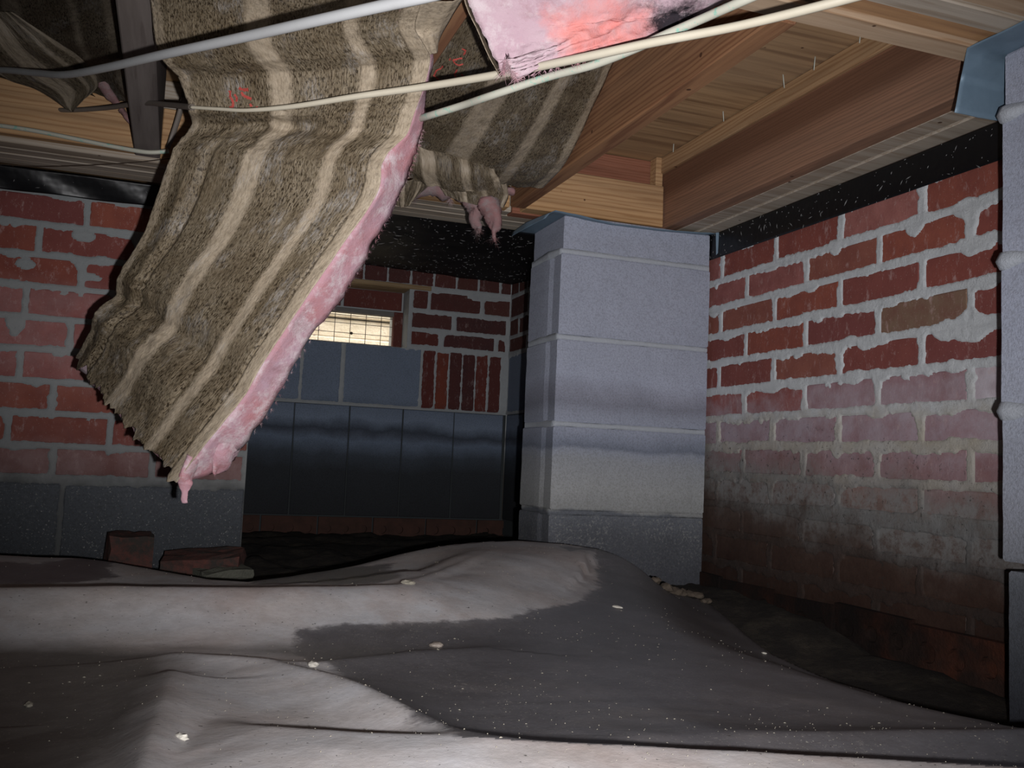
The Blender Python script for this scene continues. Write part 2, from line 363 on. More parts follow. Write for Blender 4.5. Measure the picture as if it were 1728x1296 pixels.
def orange_mat():
    n = NT('raw_cored_brick')
    c = n.mix(n.noise(26, 4, .7), (.05, .022, .016), (.26, .075, .035))
    c = n.mix(n.ramp(n.noise(8, 3), [(.42, .8), (.62, 0)]), c, (.03, .025, .022)); n.bump(n.noise(130, 4, .7), .9, .003)
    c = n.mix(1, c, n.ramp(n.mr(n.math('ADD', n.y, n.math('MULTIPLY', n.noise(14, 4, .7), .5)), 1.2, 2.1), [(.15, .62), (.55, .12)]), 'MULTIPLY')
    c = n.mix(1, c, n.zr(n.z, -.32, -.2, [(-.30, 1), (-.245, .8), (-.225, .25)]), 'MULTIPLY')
    return n.out(c, .9, .2)
M['core'] = orange_mat(); M['joint_dark'] = simple('dark_joint', (.035, .04, .042), .95)
def core_dark():
    n = NT('sooty_cored_brick'); c = n.mix(n.noise(26, 4, .7), (.02, .014, .012), (.075, .035, .026)); return n.out(c, .9, .2)
M['core_dark'] = core_dark()
M['dark_shell'] = simple('dark_wall', (.05, .04, .036), .95, .2, (6, (.09, .06, .05)))
def sheet_mat():
    n = NT('ground_sheet')
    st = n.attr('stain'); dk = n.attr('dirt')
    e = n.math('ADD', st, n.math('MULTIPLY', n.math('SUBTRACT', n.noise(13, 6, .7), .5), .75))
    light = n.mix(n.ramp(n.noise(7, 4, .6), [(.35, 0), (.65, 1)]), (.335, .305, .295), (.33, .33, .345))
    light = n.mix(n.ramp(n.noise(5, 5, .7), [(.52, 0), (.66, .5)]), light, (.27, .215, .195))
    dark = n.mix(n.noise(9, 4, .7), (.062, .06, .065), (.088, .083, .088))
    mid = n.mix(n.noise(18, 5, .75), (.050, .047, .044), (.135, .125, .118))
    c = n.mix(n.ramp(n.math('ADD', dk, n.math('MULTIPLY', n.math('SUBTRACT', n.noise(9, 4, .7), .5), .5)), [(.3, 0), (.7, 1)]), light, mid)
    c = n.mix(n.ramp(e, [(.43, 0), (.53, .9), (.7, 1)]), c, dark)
    c = n.mix(n.ramp(n.noise(31, 6, .8), [(.40, .35), (.60, 0)]), c, n.mix(1, c, (.55, .53, .50), 'MULTIPLY'))
    dust = n.ramp(n.noise(4.5, 5, .7), [(.42, .25), (.62, 1)])
    c = n.mix(n.math('MULTIPLY', n.ramp(n.noise(330, 3, .75), [(.635, 0), (.675, .7)]), dust), c, (.36, .34, .29))
    c = n.mix(n.math('MULTIPLY', n.ramp(n.noise(75, 5, .8), [(.60, 0), (.68, .35)]), dust), c, (.30, .28, .25))
    c = n.mix(n.ramp(n.noise(210, 2, .6, stretch=(1, 1, 1)), [(.27, .8), (.31, 0)]), c, (.03, .028, .025))
    c = n.mix(n.ramp(n.noise(3.5, 5, .7), [(.55, 0), (.75, .25)]), c, (.2, .17, .15))
    n.bump(n.noise(140, 3, .7), .25, .0012)
    return n.out(c, n.ramp(e, [(.45, .55), (.56, .42)]), .35)
M['sheet'] = sheet_mat()
M['crumb'] = simple('pale_crumbs', (.17, .155, .125), .9); M['clod'] = simple('brown_clod', (.045, .034, .027), .95, .2, (60, (.10, .08, .06)))
M['leaf'] = simple('dry_leaf', (.36, .34, .30), .8)
M['print'] = simple('red_ink', (.30, .045, .035), .8)
M['stucco'] = (lambda n: (n.bump(n.noise(40, 5, .8), 1, .01), n.out(n.mix(n.noise(12, 6, .75, stretch=(1, 1, 3)), (.34, .25, .15), (.95, .92, .84)), .9))[1])(NT('outside_wall'))

# ---------------------------------------------------------------- dimensions from the photograph
XR, YB, YL, YP = 1.2356, 3.5266, 2.2871, 2.018
GZ = -.28                    # soil level
SUB = .777                   # underside of the floor boards
BOT = .595                   # underside of girders and joists
# ---------------------------------------------------------------- room shell
def struct(name, me, mat): return link(name, me, mat, kind='structure')
def soil():
    n, m = 220, 220
    X, Y = np.meshgrid(np.linspace(-3.2, 1.5, m), np.linspace(-2.6, 3.7, n))
    near = np.clip((Y-1.4)/.4, 0, 1)
    Z = GZ + .012*fbm(X*7, Y*7, 3) + .008*fbm(X*30, Y*30, 5)*near + .03*np.clip((.25-np.abs(X+.1))/.4, 0, 1)*np.clip(1-np.abs(Y-2.2)/.3, 0, 1)
    Z = Z - .05*(1-near) + .022*np.clip((X-1.06)/.14, 0, 1)*np.clip(1-np.abs(Y-1.6)/.9, 0, 1) + .010*fbm(X*24, Y*24, 12)*(X > 1.1)
    Z = np.where((X > .2) & (Y > 2.3), Z + .02*fbm(X*9, Y*9, 8), Z)
    return grid_mesh('floor', np.stack([X, Y, Z], 2))
floor = struct('floor', soil(), M['soil'])
ceil = struct('ceiling', box_mesh('ceiling', -3.3, 1.6, -2.7, 3.75, SUB, SUB+.03, 0), M['ply'])
struct('wall_front', box_mesh('wall_front', -3.3, 1.6, -2.7, -2.6, -.4, SUB, 0), M['dark_shell'])
struct('wall_side', box_mesh('wall_side', -3.3, -3.2, -2.6, 3.6, -.4, SUB, 0), M['dark_shell'])
# floor-board nails
for (u, v, ln, tl) in [(1321, 126, .026, -.2), (1376, 96, .026, .15), (1220, 188, .022, -.12), (1137, 243, .02, .05), (1452, 62, .012, .1)]:
    p = at_z(u, v, SUB)
    q = p + Vector((-tl*.02, 0, -ln))
    link('nail', tube('nail', [p+Vector((0, 0, .005)), q], [.0014, .0008], 6, 1), M['nail'], ceil)

# ---- masonry
TINT = {'red': [(.215, .062, .043), (.20, .055, .042), (.235, .068, .045), (.185, .055, .046), (.22, .078, .056), (.17, .052, .048)],
        'pink': [(.30, .12, .105), (.27, .10, .09)], 'brown': [(.17, .11, .075)], 'purple': [(.27, .17, .19)], 'white': [(.46, .42, .46)]}
_bc = {}
def piece(a, b, h, depth, side, mat, parent, name='brick', bev=.003, tint=None, outw=0., jit=.0012):
    """masonry piece on a wall: a..b along the wall, h=(z0,z1). side 'x' wall facing -X at XR, 'y' wall facing -Y at depth=plane"""
    L = round(b-a, 3); H = round(h[1]-h[0], 3); key = (L, H, side, name, mat.name)
    me = _bc.get(key)
    if me is None:
        D = .03
        bm = bmesh.new()
        def ring(ins, d): return [bm.verts.new((sx*(L/2-ins), d, sz*(H/2-ins))) for sx, sz in ((-1, -1), (1, -1), (1, 1), (-1, 1))]
        r1 = ring(0, D); r2 = ring(0, bev*.8); r3 = ring(bev, 0)
        for p, q in ((r1, r2), (r2, r3)):
            for i in range(4): bm.faces.new((p[i], p[(i+1) % 4], q[(i+1) % 4], q[i]))
        bm.faces.new(r3)
        bmesh.ops.recalc_face_normals(bm, faces=bm.faces[:])
        me = bpy.data.meshes.new(name); bm.to_mesh(me); bm.free(); me.materials.append(mat); _bc[key] = me
    o = bpy.data.objects.new(name, me); COL.objects.link(o); o.parent = parent
    c = (a+b)/2; z = (h[0]+h[1])/2; ow = outw + random.uniform(-jit, jit)
    if side == 'x': o.location = (depth-ow, c, z); o.rotation_euler = (0, random.uniform(-.01, .01), -math.pi/2)
    else: o.location = (c, depth-ow, z); o.rotation_euler = (0, random.uniform(-.006, .006), 0)
    t = tint or random.choice(TINT['red']); o.color = (*t, 1)
    return o
def mortar_field(name, rects, u0, u1, z0, z1, res, side, depth, mat, blobs=(), seed=1, thick=.004, sag=.009, base=.0, holes=(), parent=None):
    n = int((z1-z0)/res)+1; m = int((u1-u0)/res)+1
    U, Z = np.meshgrid(np.linspace(u0, u1, m), np.linspace(z0, z1, n))
    din = np.full(U.shape, -.02); top = np.zeros(U.shape)
    for (a, b, c, d) in rects:
        dd = np.minimum(np.minimum(U-a, b-U), np.minimum(Z-c, d-Z))
        k = dd > din; din = np.where(k, dd, din)
        top = np.where(k & (dd > 0), np.exp(-((d-Z)/.010)), top)
    n1 = fbm(U*28, Z*40, seed); n2 = fbm(U*90, Z*90, seed+5); n3 = fbm(U*9, Z*9, seed+9)
    n4 = fbm(U*200, Z*200, seed+21, 2)
    t = base + sag*np.clip(n1*1.6+.1, -.15, 1)*(.35+1.1*top)*(1+n3*.9) + .0040*n2*(.5+top) + .0026*n4
    for (bu, bz, br, bh) in blobs:
        d2 = np.sqrt(((U-bu)/br)**2 + ((Z-bz)/(br*bh))**2) + n1*.25 + n2*.12
        t = np.maximum(t, .05*np.clip(1.15-d2, 0, 1))
    h = np.clip((t-din)*1.2, -.005, thick) + .0010*n2
    h = np.where(din < 0, np.minimum(h, thick*.7+.0015*n1), h)
    if side == 'x': V = np.stack([depth-h, U, Z], 2)
    else: V = np.stack([U, depth-h, Z], 2)
    me = grid_mesh(name, V, flip=(side == 'x'))
    if holes:
        bm = bmesh.new(); bm.from_mesh(me); kill = []
        for f in bm.faces:
            c = f.calc_center_median(); cu = c.y if side == 'x' else c.x
            if any(a < cu < b and c_ < c.z < d for (a, b, c_, d) in holes): kill.append(f)
        bmesh.ops.delete(bm, geom=kill, context='FACES'); bm.to_mesh(me); bm.free()
    return link(name, me, mat, parent, kind=None)

# right wall -------------------------------------------------------
HR, ZR0, LR, YR0 = .0676, .5374, .2192, 1.3208
wr = empty('wall_right', (0, 0, 0), kind='structure')
rects = []
jw = .0125
ys_lo, ys_hi = .98, 2.42
for j in range(12):
    z1 = ZR0 - j*HR - jw/2 + (.008 if j == 0 else 0); z0 = ZR0 - (j+1)*HR + jw/2
    off = 0 if j % 2 == 0 else .5
    k = -4
    while True:
        a = YR0 + (k+off)*LR + jw/2; b = a + LR - jw; k += 1
        if a > ys_hi: break
        a2 = max(a, ys_lo); b2 = min(b, ys_hi)
        if b2-a2 < .03: continue
        uy = (a2+b2)/2
        t = random.choice(TINT['red'])
        if j == 3 and abs(uy-1.32) < .07: t = TINT['brown'][0]
        if j == 0 and abs(uy-1.43) < .1: t = TINT['pink'][0]
        if j in (0, 1, 2) and uy > 1.7: t = random.choice(TINT['pink']+TINT['red'])
        if j == 5: t = TINT['purple'][0] if 1.3 < uy < 1.55 else (TINT['white'][0] if uy < 1.2 else (.24, .07, .06))
        if j in (6,): t = TINT['purple'][0]
        if j == 7: t = random.choice([(.22, .10, .10), (.25, .13, .13)])
        if j in (8, 9): t = random.choice([(.22, .13, .11), (.20, .15, .14), (.26, .12, .08)])
        rects.append((a2, b2, z0, z1))
        if z1 > -.30: piece(a2, b2, (z0, z1), XR, 'x', M['brick_right'], wr, tint=t)
def bl(u, v, r, h=1):
    p = at_x(u, v, XR); k = round((ZR0-p.z)/HR); zj = ZR0-k*HR
    return (p.y, zj-(.35*r*h if r < .06 else 0), r, h)
blobs = [bl(1637, 545, .042, .8), bl(1600, 560, .03, .7), bl(1665, 560, .03, .5), bl(1545, 370, .022, 1.1), bl(1630, 370, .025, .8), bl(1640, 415, .022, .9), bl(1413, 755, .016, 1.3),
         bl(1245, 707, .016, .9), bl(1310, 706, .011, 1.2), bl(1480, 698, .026, .5), bl(1410, 420, .016, 1.1), bl(1370, 455, .02, .7), bl(1205, 530, .02, .8), bl(1560, 705, .03, .4), bl(1600, 700, .03, .4),
         bl(1440, 660, .02, .6), bl(1300, 665, .04, .35), bl(1345, 655, .03, .4), bl(1675, 700, .03, .4), bl(1300, 470, .03, .35), bl(1665, 780, .02, .5), bl(1600, 890, .2, .10), bl(1400, 870, .2, .09), bl(1500, 875, .15, .11), bl(1250, 640, .05, .2)]
mf = mortar_field('mortar', rects, ys_lo, ys_hi, -.252, ZR0+.01, .0032, 'x', XR, M['mortar_right'], blobs, 3, .0026, .013, .0016, parent=wr)
# cored bricks standing in the mud at the foot of the right wall
def cored_brick(name, L, H, holes, rad, mat, parent, D=.012):
    bm = bmesh.new(); n = 16; cw = L/holes
    def sq(cx, k):
        a = 2*math.pi*k/n; c, s = math.cos(a), math.sin(a); m = max(abs(c), abs(s)); return (cx+c/m*cw/2, s/m*H/2)
    for i in range(holes):
        cx = -L/2+cw*(i+.5); jr = rad*random.uniform(.85, 1.1)
        o_ = [bm.verts.new((sq(cx, k)[0], 0, sq(cx, k)[1])) for k in range(n)]
        a_ = [bm.verts.new((cx+jr*math.cos(2*math.pi*k/n), 0, jr*math.sin(2*math.pi*k/n))) for k in range(n)]
        b_ = [bm.verts.new((cx+jr*math.cos(2*math.pi*k/n), D*.9, jr*math.sin(2*math.pi*k/n))) for k in range(n)]
        for k in range(n):
            k2 = (k+1) % n
            bm.faces.new((o_[k], o_[k2], a_[k2], a_[k])); bm.faces.new((a_[k], a_[k2], b_[k2], b_[k])).material_index = 1
        bm.faces.new(b_).material_index = 1
    for (xa, xb, za, zb) in ((-L/2, L/2, H/2, H/2), (-L/2, L/2, -H/2, -H/2), (-L/2, -L/2, -H/2, H/2), (L/2, L/2, -H/2, H/2)):
        bm.faces.new([bm.verts.new(p) for p in ((xa, 0, za), (xb, 0, zb), (xb, D, zb), (xa, D, za))])
    bmesh.ops.recalc_face_normals(bm, faces=bm.faces[:])
    me = bpy.data.meshes.new(name); bm.to_mesh(me); bm.free()
    return link(name, me, [mat, M['soil']], parent)  # soil colour inside the shallow holes stands in for their shade
for i in range(6):
    o = cored_brick('cored_brick', .197, .085, 3, .0175, M['core'], wr)
    o.location = (XR-.0125-.003*(i % 2), 1.02+.203*i, -.288+.004*(i % 3)); o.rotation_euler = (random.uniform(-.15, .15), random.uniform(-.03, .03), -math.pi/2+random.uniform(-.04, .04))
# right wall behind the pier up to the corner
rb = []
RB = [(.4365, .502), (.502, .5758), (.5758, .664)]
for j, (c, d) in enumerate(RB):
    a = YB - (.0 if j % 2 == 0 else -.0) - .215 + (.10 if j == 1 else 0)
    segs = []
    e = YB
    first = .10 if j == 1 else .2
    while e > 2.42:
        s = e-first; first = .2; segs.append((s+.006, e-.006)); e = s
    for (s, e2) in segs:
        rb.append((s, e2, c+.006, d-.006)); piece(s, e2, (c+.006, d-.006), XR, 'x', M['brick_back'], wr, tint=random.choice([(.13, .045, .035), (.11, .04, .035)]))
for k in range(12):
    e = YB-k*.092; rb.append((e-.086, e, .672, .76)); piece(e-.086, e, (.672, .76), XR, 'x', M['brick_back'], wr, tint=(.12, .04, .032))
for k in range(3):
    e = YB-k*.4
    for (c, d) in ((.203, .428), (-.215, .193)):
        w_ = .4 if c > 0 else .2
        for q in range(1 if c > 0 else 2):
            s = e-q*.2-w_; rb.append((s+.006, s+w_-.004, c, d)); piece(s+.006, s+w_-.004, (c, d), XR, 'x', M['blk_back'], wr, 'concrete_block', bev=.004)
mortar_field('mortar', rb, 2.42, YB+.01, .195, .77, .009, 'x', XR, M['mortar_back'], (), 13, .003, .006, .001, parent=wr)
link('joint_backing', box_mesh('joint_backing', XR+.004, XR+.05, 2.41, YB, -.35, .197, 0), M['joint_dark'], wr)
link('backing', box_mesh('backing', XR+.004+.02, XR+.25, -2.7, 3.7, -.4, SUB, 0), M['dark_shell'], wr)
link('backing', box_mesh('backing', XR-.0005, XR+.03, -2.6, .985, -.4, SUB, 0), M['dark_shell'], wr)
link('backing', box_mesh('backing', XR+.002, XR+.03, .7, 2.42, ZR0-.01, SUB, 0), M['dark_shell'], wr)

# left wall (nearer face) -------------------------------------------
wl = empty('wall_left', (0, 0, 0), kind='structure')
HL, ZL0, XE = .0696, .5546, .1664
rl = []
def xl(u, v): return at_y(u, v, YL).x
JL = [xl(147, 366), xl(65, 410), xl(137, 468), xl(43, 509), xl(119, 563), xl(33, 618), xl(88, 676), xl(185, 728), xl(89, 780)]
for j in range(9):
    z1 = ZL0-j*HL-.0055; z0 = ZL0-(j+1)*HL+.0055
    a = JL[j] - .203*9
    while a < XE:
        b = min(a+.203, XE); w_ = b-a
        if w_ > .03:
            e2 = b-.0055 if b < XE else b
            rl.append((a+.0055, e2, z0, z1))
            t = random.choice(TINT['red'])
            if j in (3, 4, 5): t = random.choice([(.28, .09, .08), (.26, .08, .07)])
            if j == 8: t = random.choice([(.17, .11, .10), (.20, .09, .08)])
            if b > -.75: piece(a+.0055, e2, (z0, z1), YL, 'y', M['brick_left'], wl, tint=t)
        a += .203
zb = ZL0-9*HL
bx = xl(102, 860)
for (a, b) in ((bx-.8, bx-.4), (bx-.395, bx-.004), (bx+.004, XE)):
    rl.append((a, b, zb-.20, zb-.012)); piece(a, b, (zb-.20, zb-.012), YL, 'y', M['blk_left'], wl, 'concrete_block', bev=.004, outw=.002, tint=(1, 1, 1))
mb = [(xl(140, 402), at_y(140, 402, YL).z, .03, .5), (xl(42, 449), at_y(42, 449, YL).z, .028, .6), (xl(25, 552), at_y(25, 552, YL).z, .022, 1.1), (xl(160, 452), at_y(0, 452, YL).z, .03, .4)]
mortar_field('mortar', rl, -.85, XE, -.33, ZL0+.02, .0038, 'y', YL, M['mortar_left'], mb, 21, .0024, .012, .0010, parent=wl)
link('backing', box_mesh('backing', -3.2, XE-.001, YL+.006, YL+.22, -.4, .56, 0), M['mortar_left'], wl)
link('backing', box_mesh('backing', -3.2, -.84, YL-.001, YL+.1, -.4, SUB, 0), M['dark_shell'], wl)

# back wall with the vent --------------------------------------------
wb = empty('wall_back', (0, 0, 0), kind='structure')
def xb(u, v=560): return at_y(u, v, YB).x
rk = []
def bp(a, b, c, d, **k):
    rk.append((a, b, c, d)); return piece(a, b, (c, d), YB, 'y', k.pop('mat', M['brick_back']), wb, k.pop('name', 'brick'), **k)
dk = [(.13, .042, .034), (.11, .038, .034), (.12, .045, .035), (.10, .04, .035)]
OX1 = .822   # right jamb of the vent opening
for k in range(-6, 4): bp(.915+.0915*k+.002, min(.915+.0915*(k+1)-.002, XR), .674, .76, tint=random.choice(dk))
bp(OX1+.014, xb(722, 510), .584, .655, tint=dk[0]); bp(xb(727, 510), xb(811, 520), .584, .655, tint=dk[1]); bp(xb(817, 520), XR-.002, .584, .650, tint=dk[2])
bp(OX1+.014, xb(763, 540), .510, .568, tint=(.12, .045, .04)); bp(xb(770, 540), XR-.016, .509, .568, tint=(.085, .035, .035))
bp(OX1+.014, xb(741, 570), .443, .495, tint=(.16, .04, .03)); bp(xb(749, 570), xb(834, 580), .443, .495, tint=(.09, .035, .035)); bp(xb(841, 580), XR-.016, .443, .495, tint=(.10, .035, .03))
BJ = [xb(410, 640), xb(508, 640), xb(577, 640)]
for i, (a, b) in enumerate(((-.2, .15), (.155, xb(506, 640)), (xb(509, 640), xb(574, 640)), (xb(580, 640), xb(709, 640)))):
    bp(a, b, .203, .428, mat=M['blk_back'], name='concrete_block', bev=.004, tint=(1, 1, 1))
sx = xb(711, 640); sw = (XR-.012-sx)/6.3
st_t = [(.15, .035, .028), (.24, .055, .032), (.10, .032, .03), (.085, .03, .03), (.18, .042, .03), (.13, .035, .03)]
for k in range(6): bp(sx+k*sw+.0015, sx+(k+1)*sw-.0015, .200, .426-.004*(k % 2), tint=st_t[k], bev=.002)
for k in range(6):
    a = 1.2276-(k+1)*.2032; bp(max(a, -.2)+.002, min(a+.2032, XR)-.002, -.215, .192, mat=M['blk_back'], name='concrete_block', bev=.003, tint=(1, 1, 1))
# the opening
link('joint_backing', box_mesh('joint_backing', -.3, XR, YB+.004, YB+.05, -.35, .195, 0), M['joint_dark'], wb)
hole = (.10, OX1, .430, .662)
mortar_field('mortar', rk, -.25, XR+.005, .193, .77, .006, 'y', YB, M['mortar_back'], [(1.14, .655, .05, .3), (1.09, .645, .04, .3), (1.18, .66, .05, .25), (1.05, .43, .12, .06)], 31, .003, .009, .001, holes=[hole], parent=wb)
for i in range(6):
    o = cored_brick('cored_brick', .197, .085, 3, .0155, M['core_dark'], wb); o.location = (.215+.2035*i, YB-.013-.002*(i % 2), -.262)
for (a, b, c, d) in ((-.3, .10, -.4, SUB), (OX1, XR+.03, -.4, SUB), (.10, OX1, -.4, .428), (.10, OX1, .664, SUB)):
    link('backing', box_mesh('backing', a, b, YB+.0065, YB+.13, c, d, 0), M['mortar_back'], wb)
# outer leaf over the vent: two bricks
for (a, b) in ((.13, .345), (.355, .575), (.587, .815)):
    piece(a, b, (.583, .655), YB+.10, 'y', M['brick_back'], wb, tint=(.17, .045, .035))
link('backing', box_mesh('backing', .08, OX1+.01, YB+.1065, YB+.20, .578, .70, 0), M['mortar_back'], wb)
piece(OX1-.035, OX1+.01, (.43, .578), YB+.102, 'y', M['brick_back'], wb, tint=(.15, .04, .03))
link('backing', box_mesh('backing', OX1-.03, OX1+.02, YB+.108, YB+.20, .40, .60, 0), M['mortar_back'], wb)
lt = link('lintel_board', box_mesh('lintel_board', .10, .905, YB-.006, YB+.105, .656, .674, .002), M['lintel'], wb)
# exterior leaf each side so no daylight leaks
link('backing', box_mesh('backing', -.4, .12, YB+.10, YB+.2, -.4, SUB+.1, 0), M['mortar_back'], wb)
link('backing', box_mesh('backing', OX1, 1.6, YB+.12, YB+.2, -.4, SUB+.1, 0), M['mortar_back'], wb)
link('backing', box_mesh('backing', -.4, 1.6, YB+.12, YB+.2, .69, SUB+.15, 0), M['mortar_back'], wb)
link('backing', box_mesh('backing', -.4, 1.6, YB+.12, YB+.2, -.4, .425, 0), M['mortar_back'], wb)
link('backing', box_mesh('backing', -3.3, XE, 3.6, 3.72, -.4, SUB+.1, 0), M['dark_shell'], wb)
# vent
VY = YB+.125
vent = empty('foundation_vent', (.6, VY, .43), 'wire-mesh foundation vent letting daylight through the far brick wall', 'vent')
vx0, vx1, vz0, vz1 = .20, .800, .405, .572
def V_(x0, x1, z0, z1, nm='frame', y0=VY-.02, y1=VY+.02):
    o = link(nm, box_mesh(nm, x0-.6, x1-.6, y0-VY, y1-VY, z0-.43, z1-.43, .001), M['frame'], vent); return o
V_(vx0, vx1+.012, vz1-.012, vz1+.006); V_(vx1-.006, vx1+.012, vz0, vz1-.012); V_(vx0-.01, vx0+.01, vz0, vz1-.012); V_(vx0, vx1, vz0-.012, vz0+.004)
def wires():
    bm = bmesh.new()
    def bar(a, b, r):
        c = (Vector(a)+Vector(b))/2; d = Vector(b)-Vector(a)
        bmesh.ops.create_cube(bm, size=1, matrix=Matrix.Translation(c) @ Matrix.Diagonal((abs(d.x)+r, r, abs(d.z)+r, 1)))
    x = vx1-.006-.052
    while x > vx0: bar((x-.6, 0, vz0-.43), (x-.6, 0, vz1-.43), .0022); x -= .0605
    for z in (.444, .482, .520, .552): bar((vx0-.6, .002, z-.43), (vx1-.6, .002, z-.43), .0020)
    bmesh.ops.create_uvsphere(bm, u_segments=8, v_segments=6, radius=.006, matrix=Matrix.Translation((.627-.6, 0, .482-.43)))
    me = bpy.data.meshes.new('wire_mesh'); bm.to_mesh(me); bm.free(); return me
o = link('wire_mesh', wires(), M['wire'], vent); o['kind'] = 'stuff'
# outside, seen through the vent: sunlit ledges of a rough plastered wall
ext = empty('retaining_wall', (.5, 4.5, 0), 'sunlit rough stepped wall outside, seen through the vent', 'wall')
z = .0
for i, (h, dy) in enumerate([(.16, 0), (.13, .0), (.10, .05), (.09, .02), (.10, .09), (.10, .05), (.12, .12), (.2, .1)]):
    link('stone_course', box_mesh('stone_course', -1.4, 1.6, dy, .5, z+.0+.1, z+h+.1-.008, .006), M['stucco'], ext); z += h
gr = link('ground_outside', box_mesh('ground_outside', -4, 5, 3.76, 12, -.2, -.1, 0), M['stucco']); gr['kind'] = 'structure'

# ---------------------------------------------------------------- timber
def beam(name, x0, x1, y0, y1, z0, z1, mat, label=None, cat='beam', parent=None, group=None, kind=None):
    o = link(name, box_mesh(name, x0, x1, y0, y1, z0, z1, .0025, .0006), mat, parent)
    if label: tag(o, label, cat, group)
    return o
def beam_thing(name, org, label, cat='beam'): return empty(name, org, label, cat)
beam('floor_joist', .700, .738, 1.012, 2.034, BOT, SUB, M['joist'], 'red-brown floor joist running down beside the bare floor boards', 'joist')
beam('floor_joist', .296, .334, .2, 2.034, BOT, SUB, M['joist'], 'floor joist hidden between the two hanging paper-faced batts', 'joist')
beam('floor_joist', -.112, -.064, .2, 2.034, BOT-.002, SUB, M['joist_grey'], 'grey weathered floor joist left of the big hanging batt', 'joist')
beam('floor_joist', -.53, -.49, .2, 2.034, BOT, SUB, M['joist_grey'], 'grey floor joist beyond the dark batt at the far left', 'joist')
# far cross girder with ledger
g1 = beam_thing('cross_girder', (0, 2.16, BOT), 'long wooden cross girder resting on the middle block pier')
def gpart(root, name, x0, x1, y0, y1, z0, z1, mat):
    z1 = min(z1, SUB-.0015)
    l = root.location
    return link(name, box_mesh(name, x0-l.x, x1-l.x, y0-l.y, y1-l.y, z0-l.z, z1-l.z, .002, .0006), mat, root)
for i, y in enumerate((2.076, 2.116, 2.156, 2.196)):
    if i == 0: gpart(g1, 'board', .72, 1.10, y, y+.038, BOT, SUB, M['panel_red']); gpart(g1, 'board', -1.6, .718, y, y+.038, BOT+.001, SUB, M['girder_grey'])
    else: gpart(g1, 'board', -1.6, 1.10 if i < 3 else 1.225, y, y+.038, BOT+.001*(i % 2), SUB, M['girder_grey'])
gpart(g1, 'ledger', -.064, .7, 2.036, 2.076, BOT, .702, M['ledger'])
gpart(g1, 'ledger', .738, 1.098, 2.030, 2.074, BOT+.002, .700, M['ledger'])
gpart(g1, 'ledger', -1.6, -.112, 2.050, 2.076, BOT+.012, .735, M['ledger'])
# right girder running beside the wall
g2 = beam_thing('side_girder', (1.16, 1.5, BOT), 'red-brown girder running from pier to pier along the right brick wall')
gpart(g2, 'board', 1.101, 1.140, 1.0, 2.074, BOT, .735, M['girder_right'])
gpart(g2, 'board', 1.142, 1.186, 1.0, 2.074, BOT+.002, SUB, M['girder_grey'])
gpart(g2, 'board', 1.188, 1.2345, 1.0, 2.06, BOT-.001, SUB, M['girder_grey'])
gpart(g2, 'top_board', 1.094, 1.140, 1.0, 2.074, .735, SUB, M['girder_tan'])
gpart(g2, 'nailer', 1.080, 1.1, 2.040, 2.074, .700, SUB, M['ledger'])
# near built-up girder
g3 = beam_thing('near_girder', (.9, .9, BOT), 'built-up girder of pale boards overhead at the upper right')
for i, (a, b, mt, dz) in enumerate([(.966, 1.008, 'girder_under', -.001), (.928, .964, 'girder', .006), (.884, .926, 'girder_grey', 0), (.842, .882, 'girder_under', .003), (.800, .840, 'girder_under', 0)]):
    gpart(g3, 'board', .58, 1.234, a, b, BOT+dz, SUB, M[mt])

# ---------------------------------------------------------------- piers
def pier_block(x0, x1, y0, y1, z0, z1, mat, parent, seed, groove=True, face='y'):
    """hollow concrete block: front face plus left end with a mortar groove, slightly rough arrises"""
    # plan outline (x,y), walked from front-right to back-left round the left end
    g = []
    n = 26
    for i in range(n): g.append((x1+(x0-x1)*i/n, y0))
    g.append((x0+.0015, y0)); g.append((x0, y0+.0015))
    if groove:
        d = y1-y0
        g += [(x0, y0+d*.215), (x0+.010, y0+d*.217), (x0+.010, y0+d*.225), (x0+.006, y0+d*.228), (x0-.001, y0+d*.36), (x0-.002, y0+d*.5), (x0-.002, y0+d*.6)]
    for i in range(3): g.append((x0-(.002 if groove else 0), y1-(.003*(2-i))))
    g += [(x0+(x1-x0)*.5, y1), (x1, y1), (x1, (y0+y1)/2), (x1, y0)]
    G = np.array(g); m = 12; Zs = np.concatenate([[z0], np.linspace(z0+.003, z1-.003, m), [z1]])
    cx, cy = (x0+x1)/2, (y0+y1)/2
    V = []
    for i, z in enumerate(Zs):
        q = G.copy()
        if i in (0, len(Zs)-1): q = q + (np.array([cx, cy])-q)*.012
        nn = .0016*fbm(G[:, 0]*40+seed*3, np.full(len(G), z*40), seed)
        q[:, 1] -= np.where(G[:, 1] < y0+.002, nn, 0); q[:, 0] -= np.where(G[:, 0] < x0+.012, nn, 0)
        V.append(np.column_stack([q, np.full(len(G), z)]))
    V = np.array(V); n_, m_ = V.shape[:2]; vs = V.reshape(-1, 3)
    fs = [(i*m_+j, i*m_+j+1, (i+1)*m_+j+1, (i+1)*m_+j) for i in range(n_-1) for j in range(m_-1)]
    fs.append(tuple(range(m_-1, -1, -1))); fs.append(tuple((n_-1)*m_+k for k in range(m_)))
    me = mesh('concrete_block', vs, fs)
    bm = bmesh.new(); bm.from_mesh(me); bmesh.ops.recalc_face_normals(bm, faces=bm.faces[:]); bm.to_mesh(me); bm.free()
    return link('concrete_block', me, mat, parent)
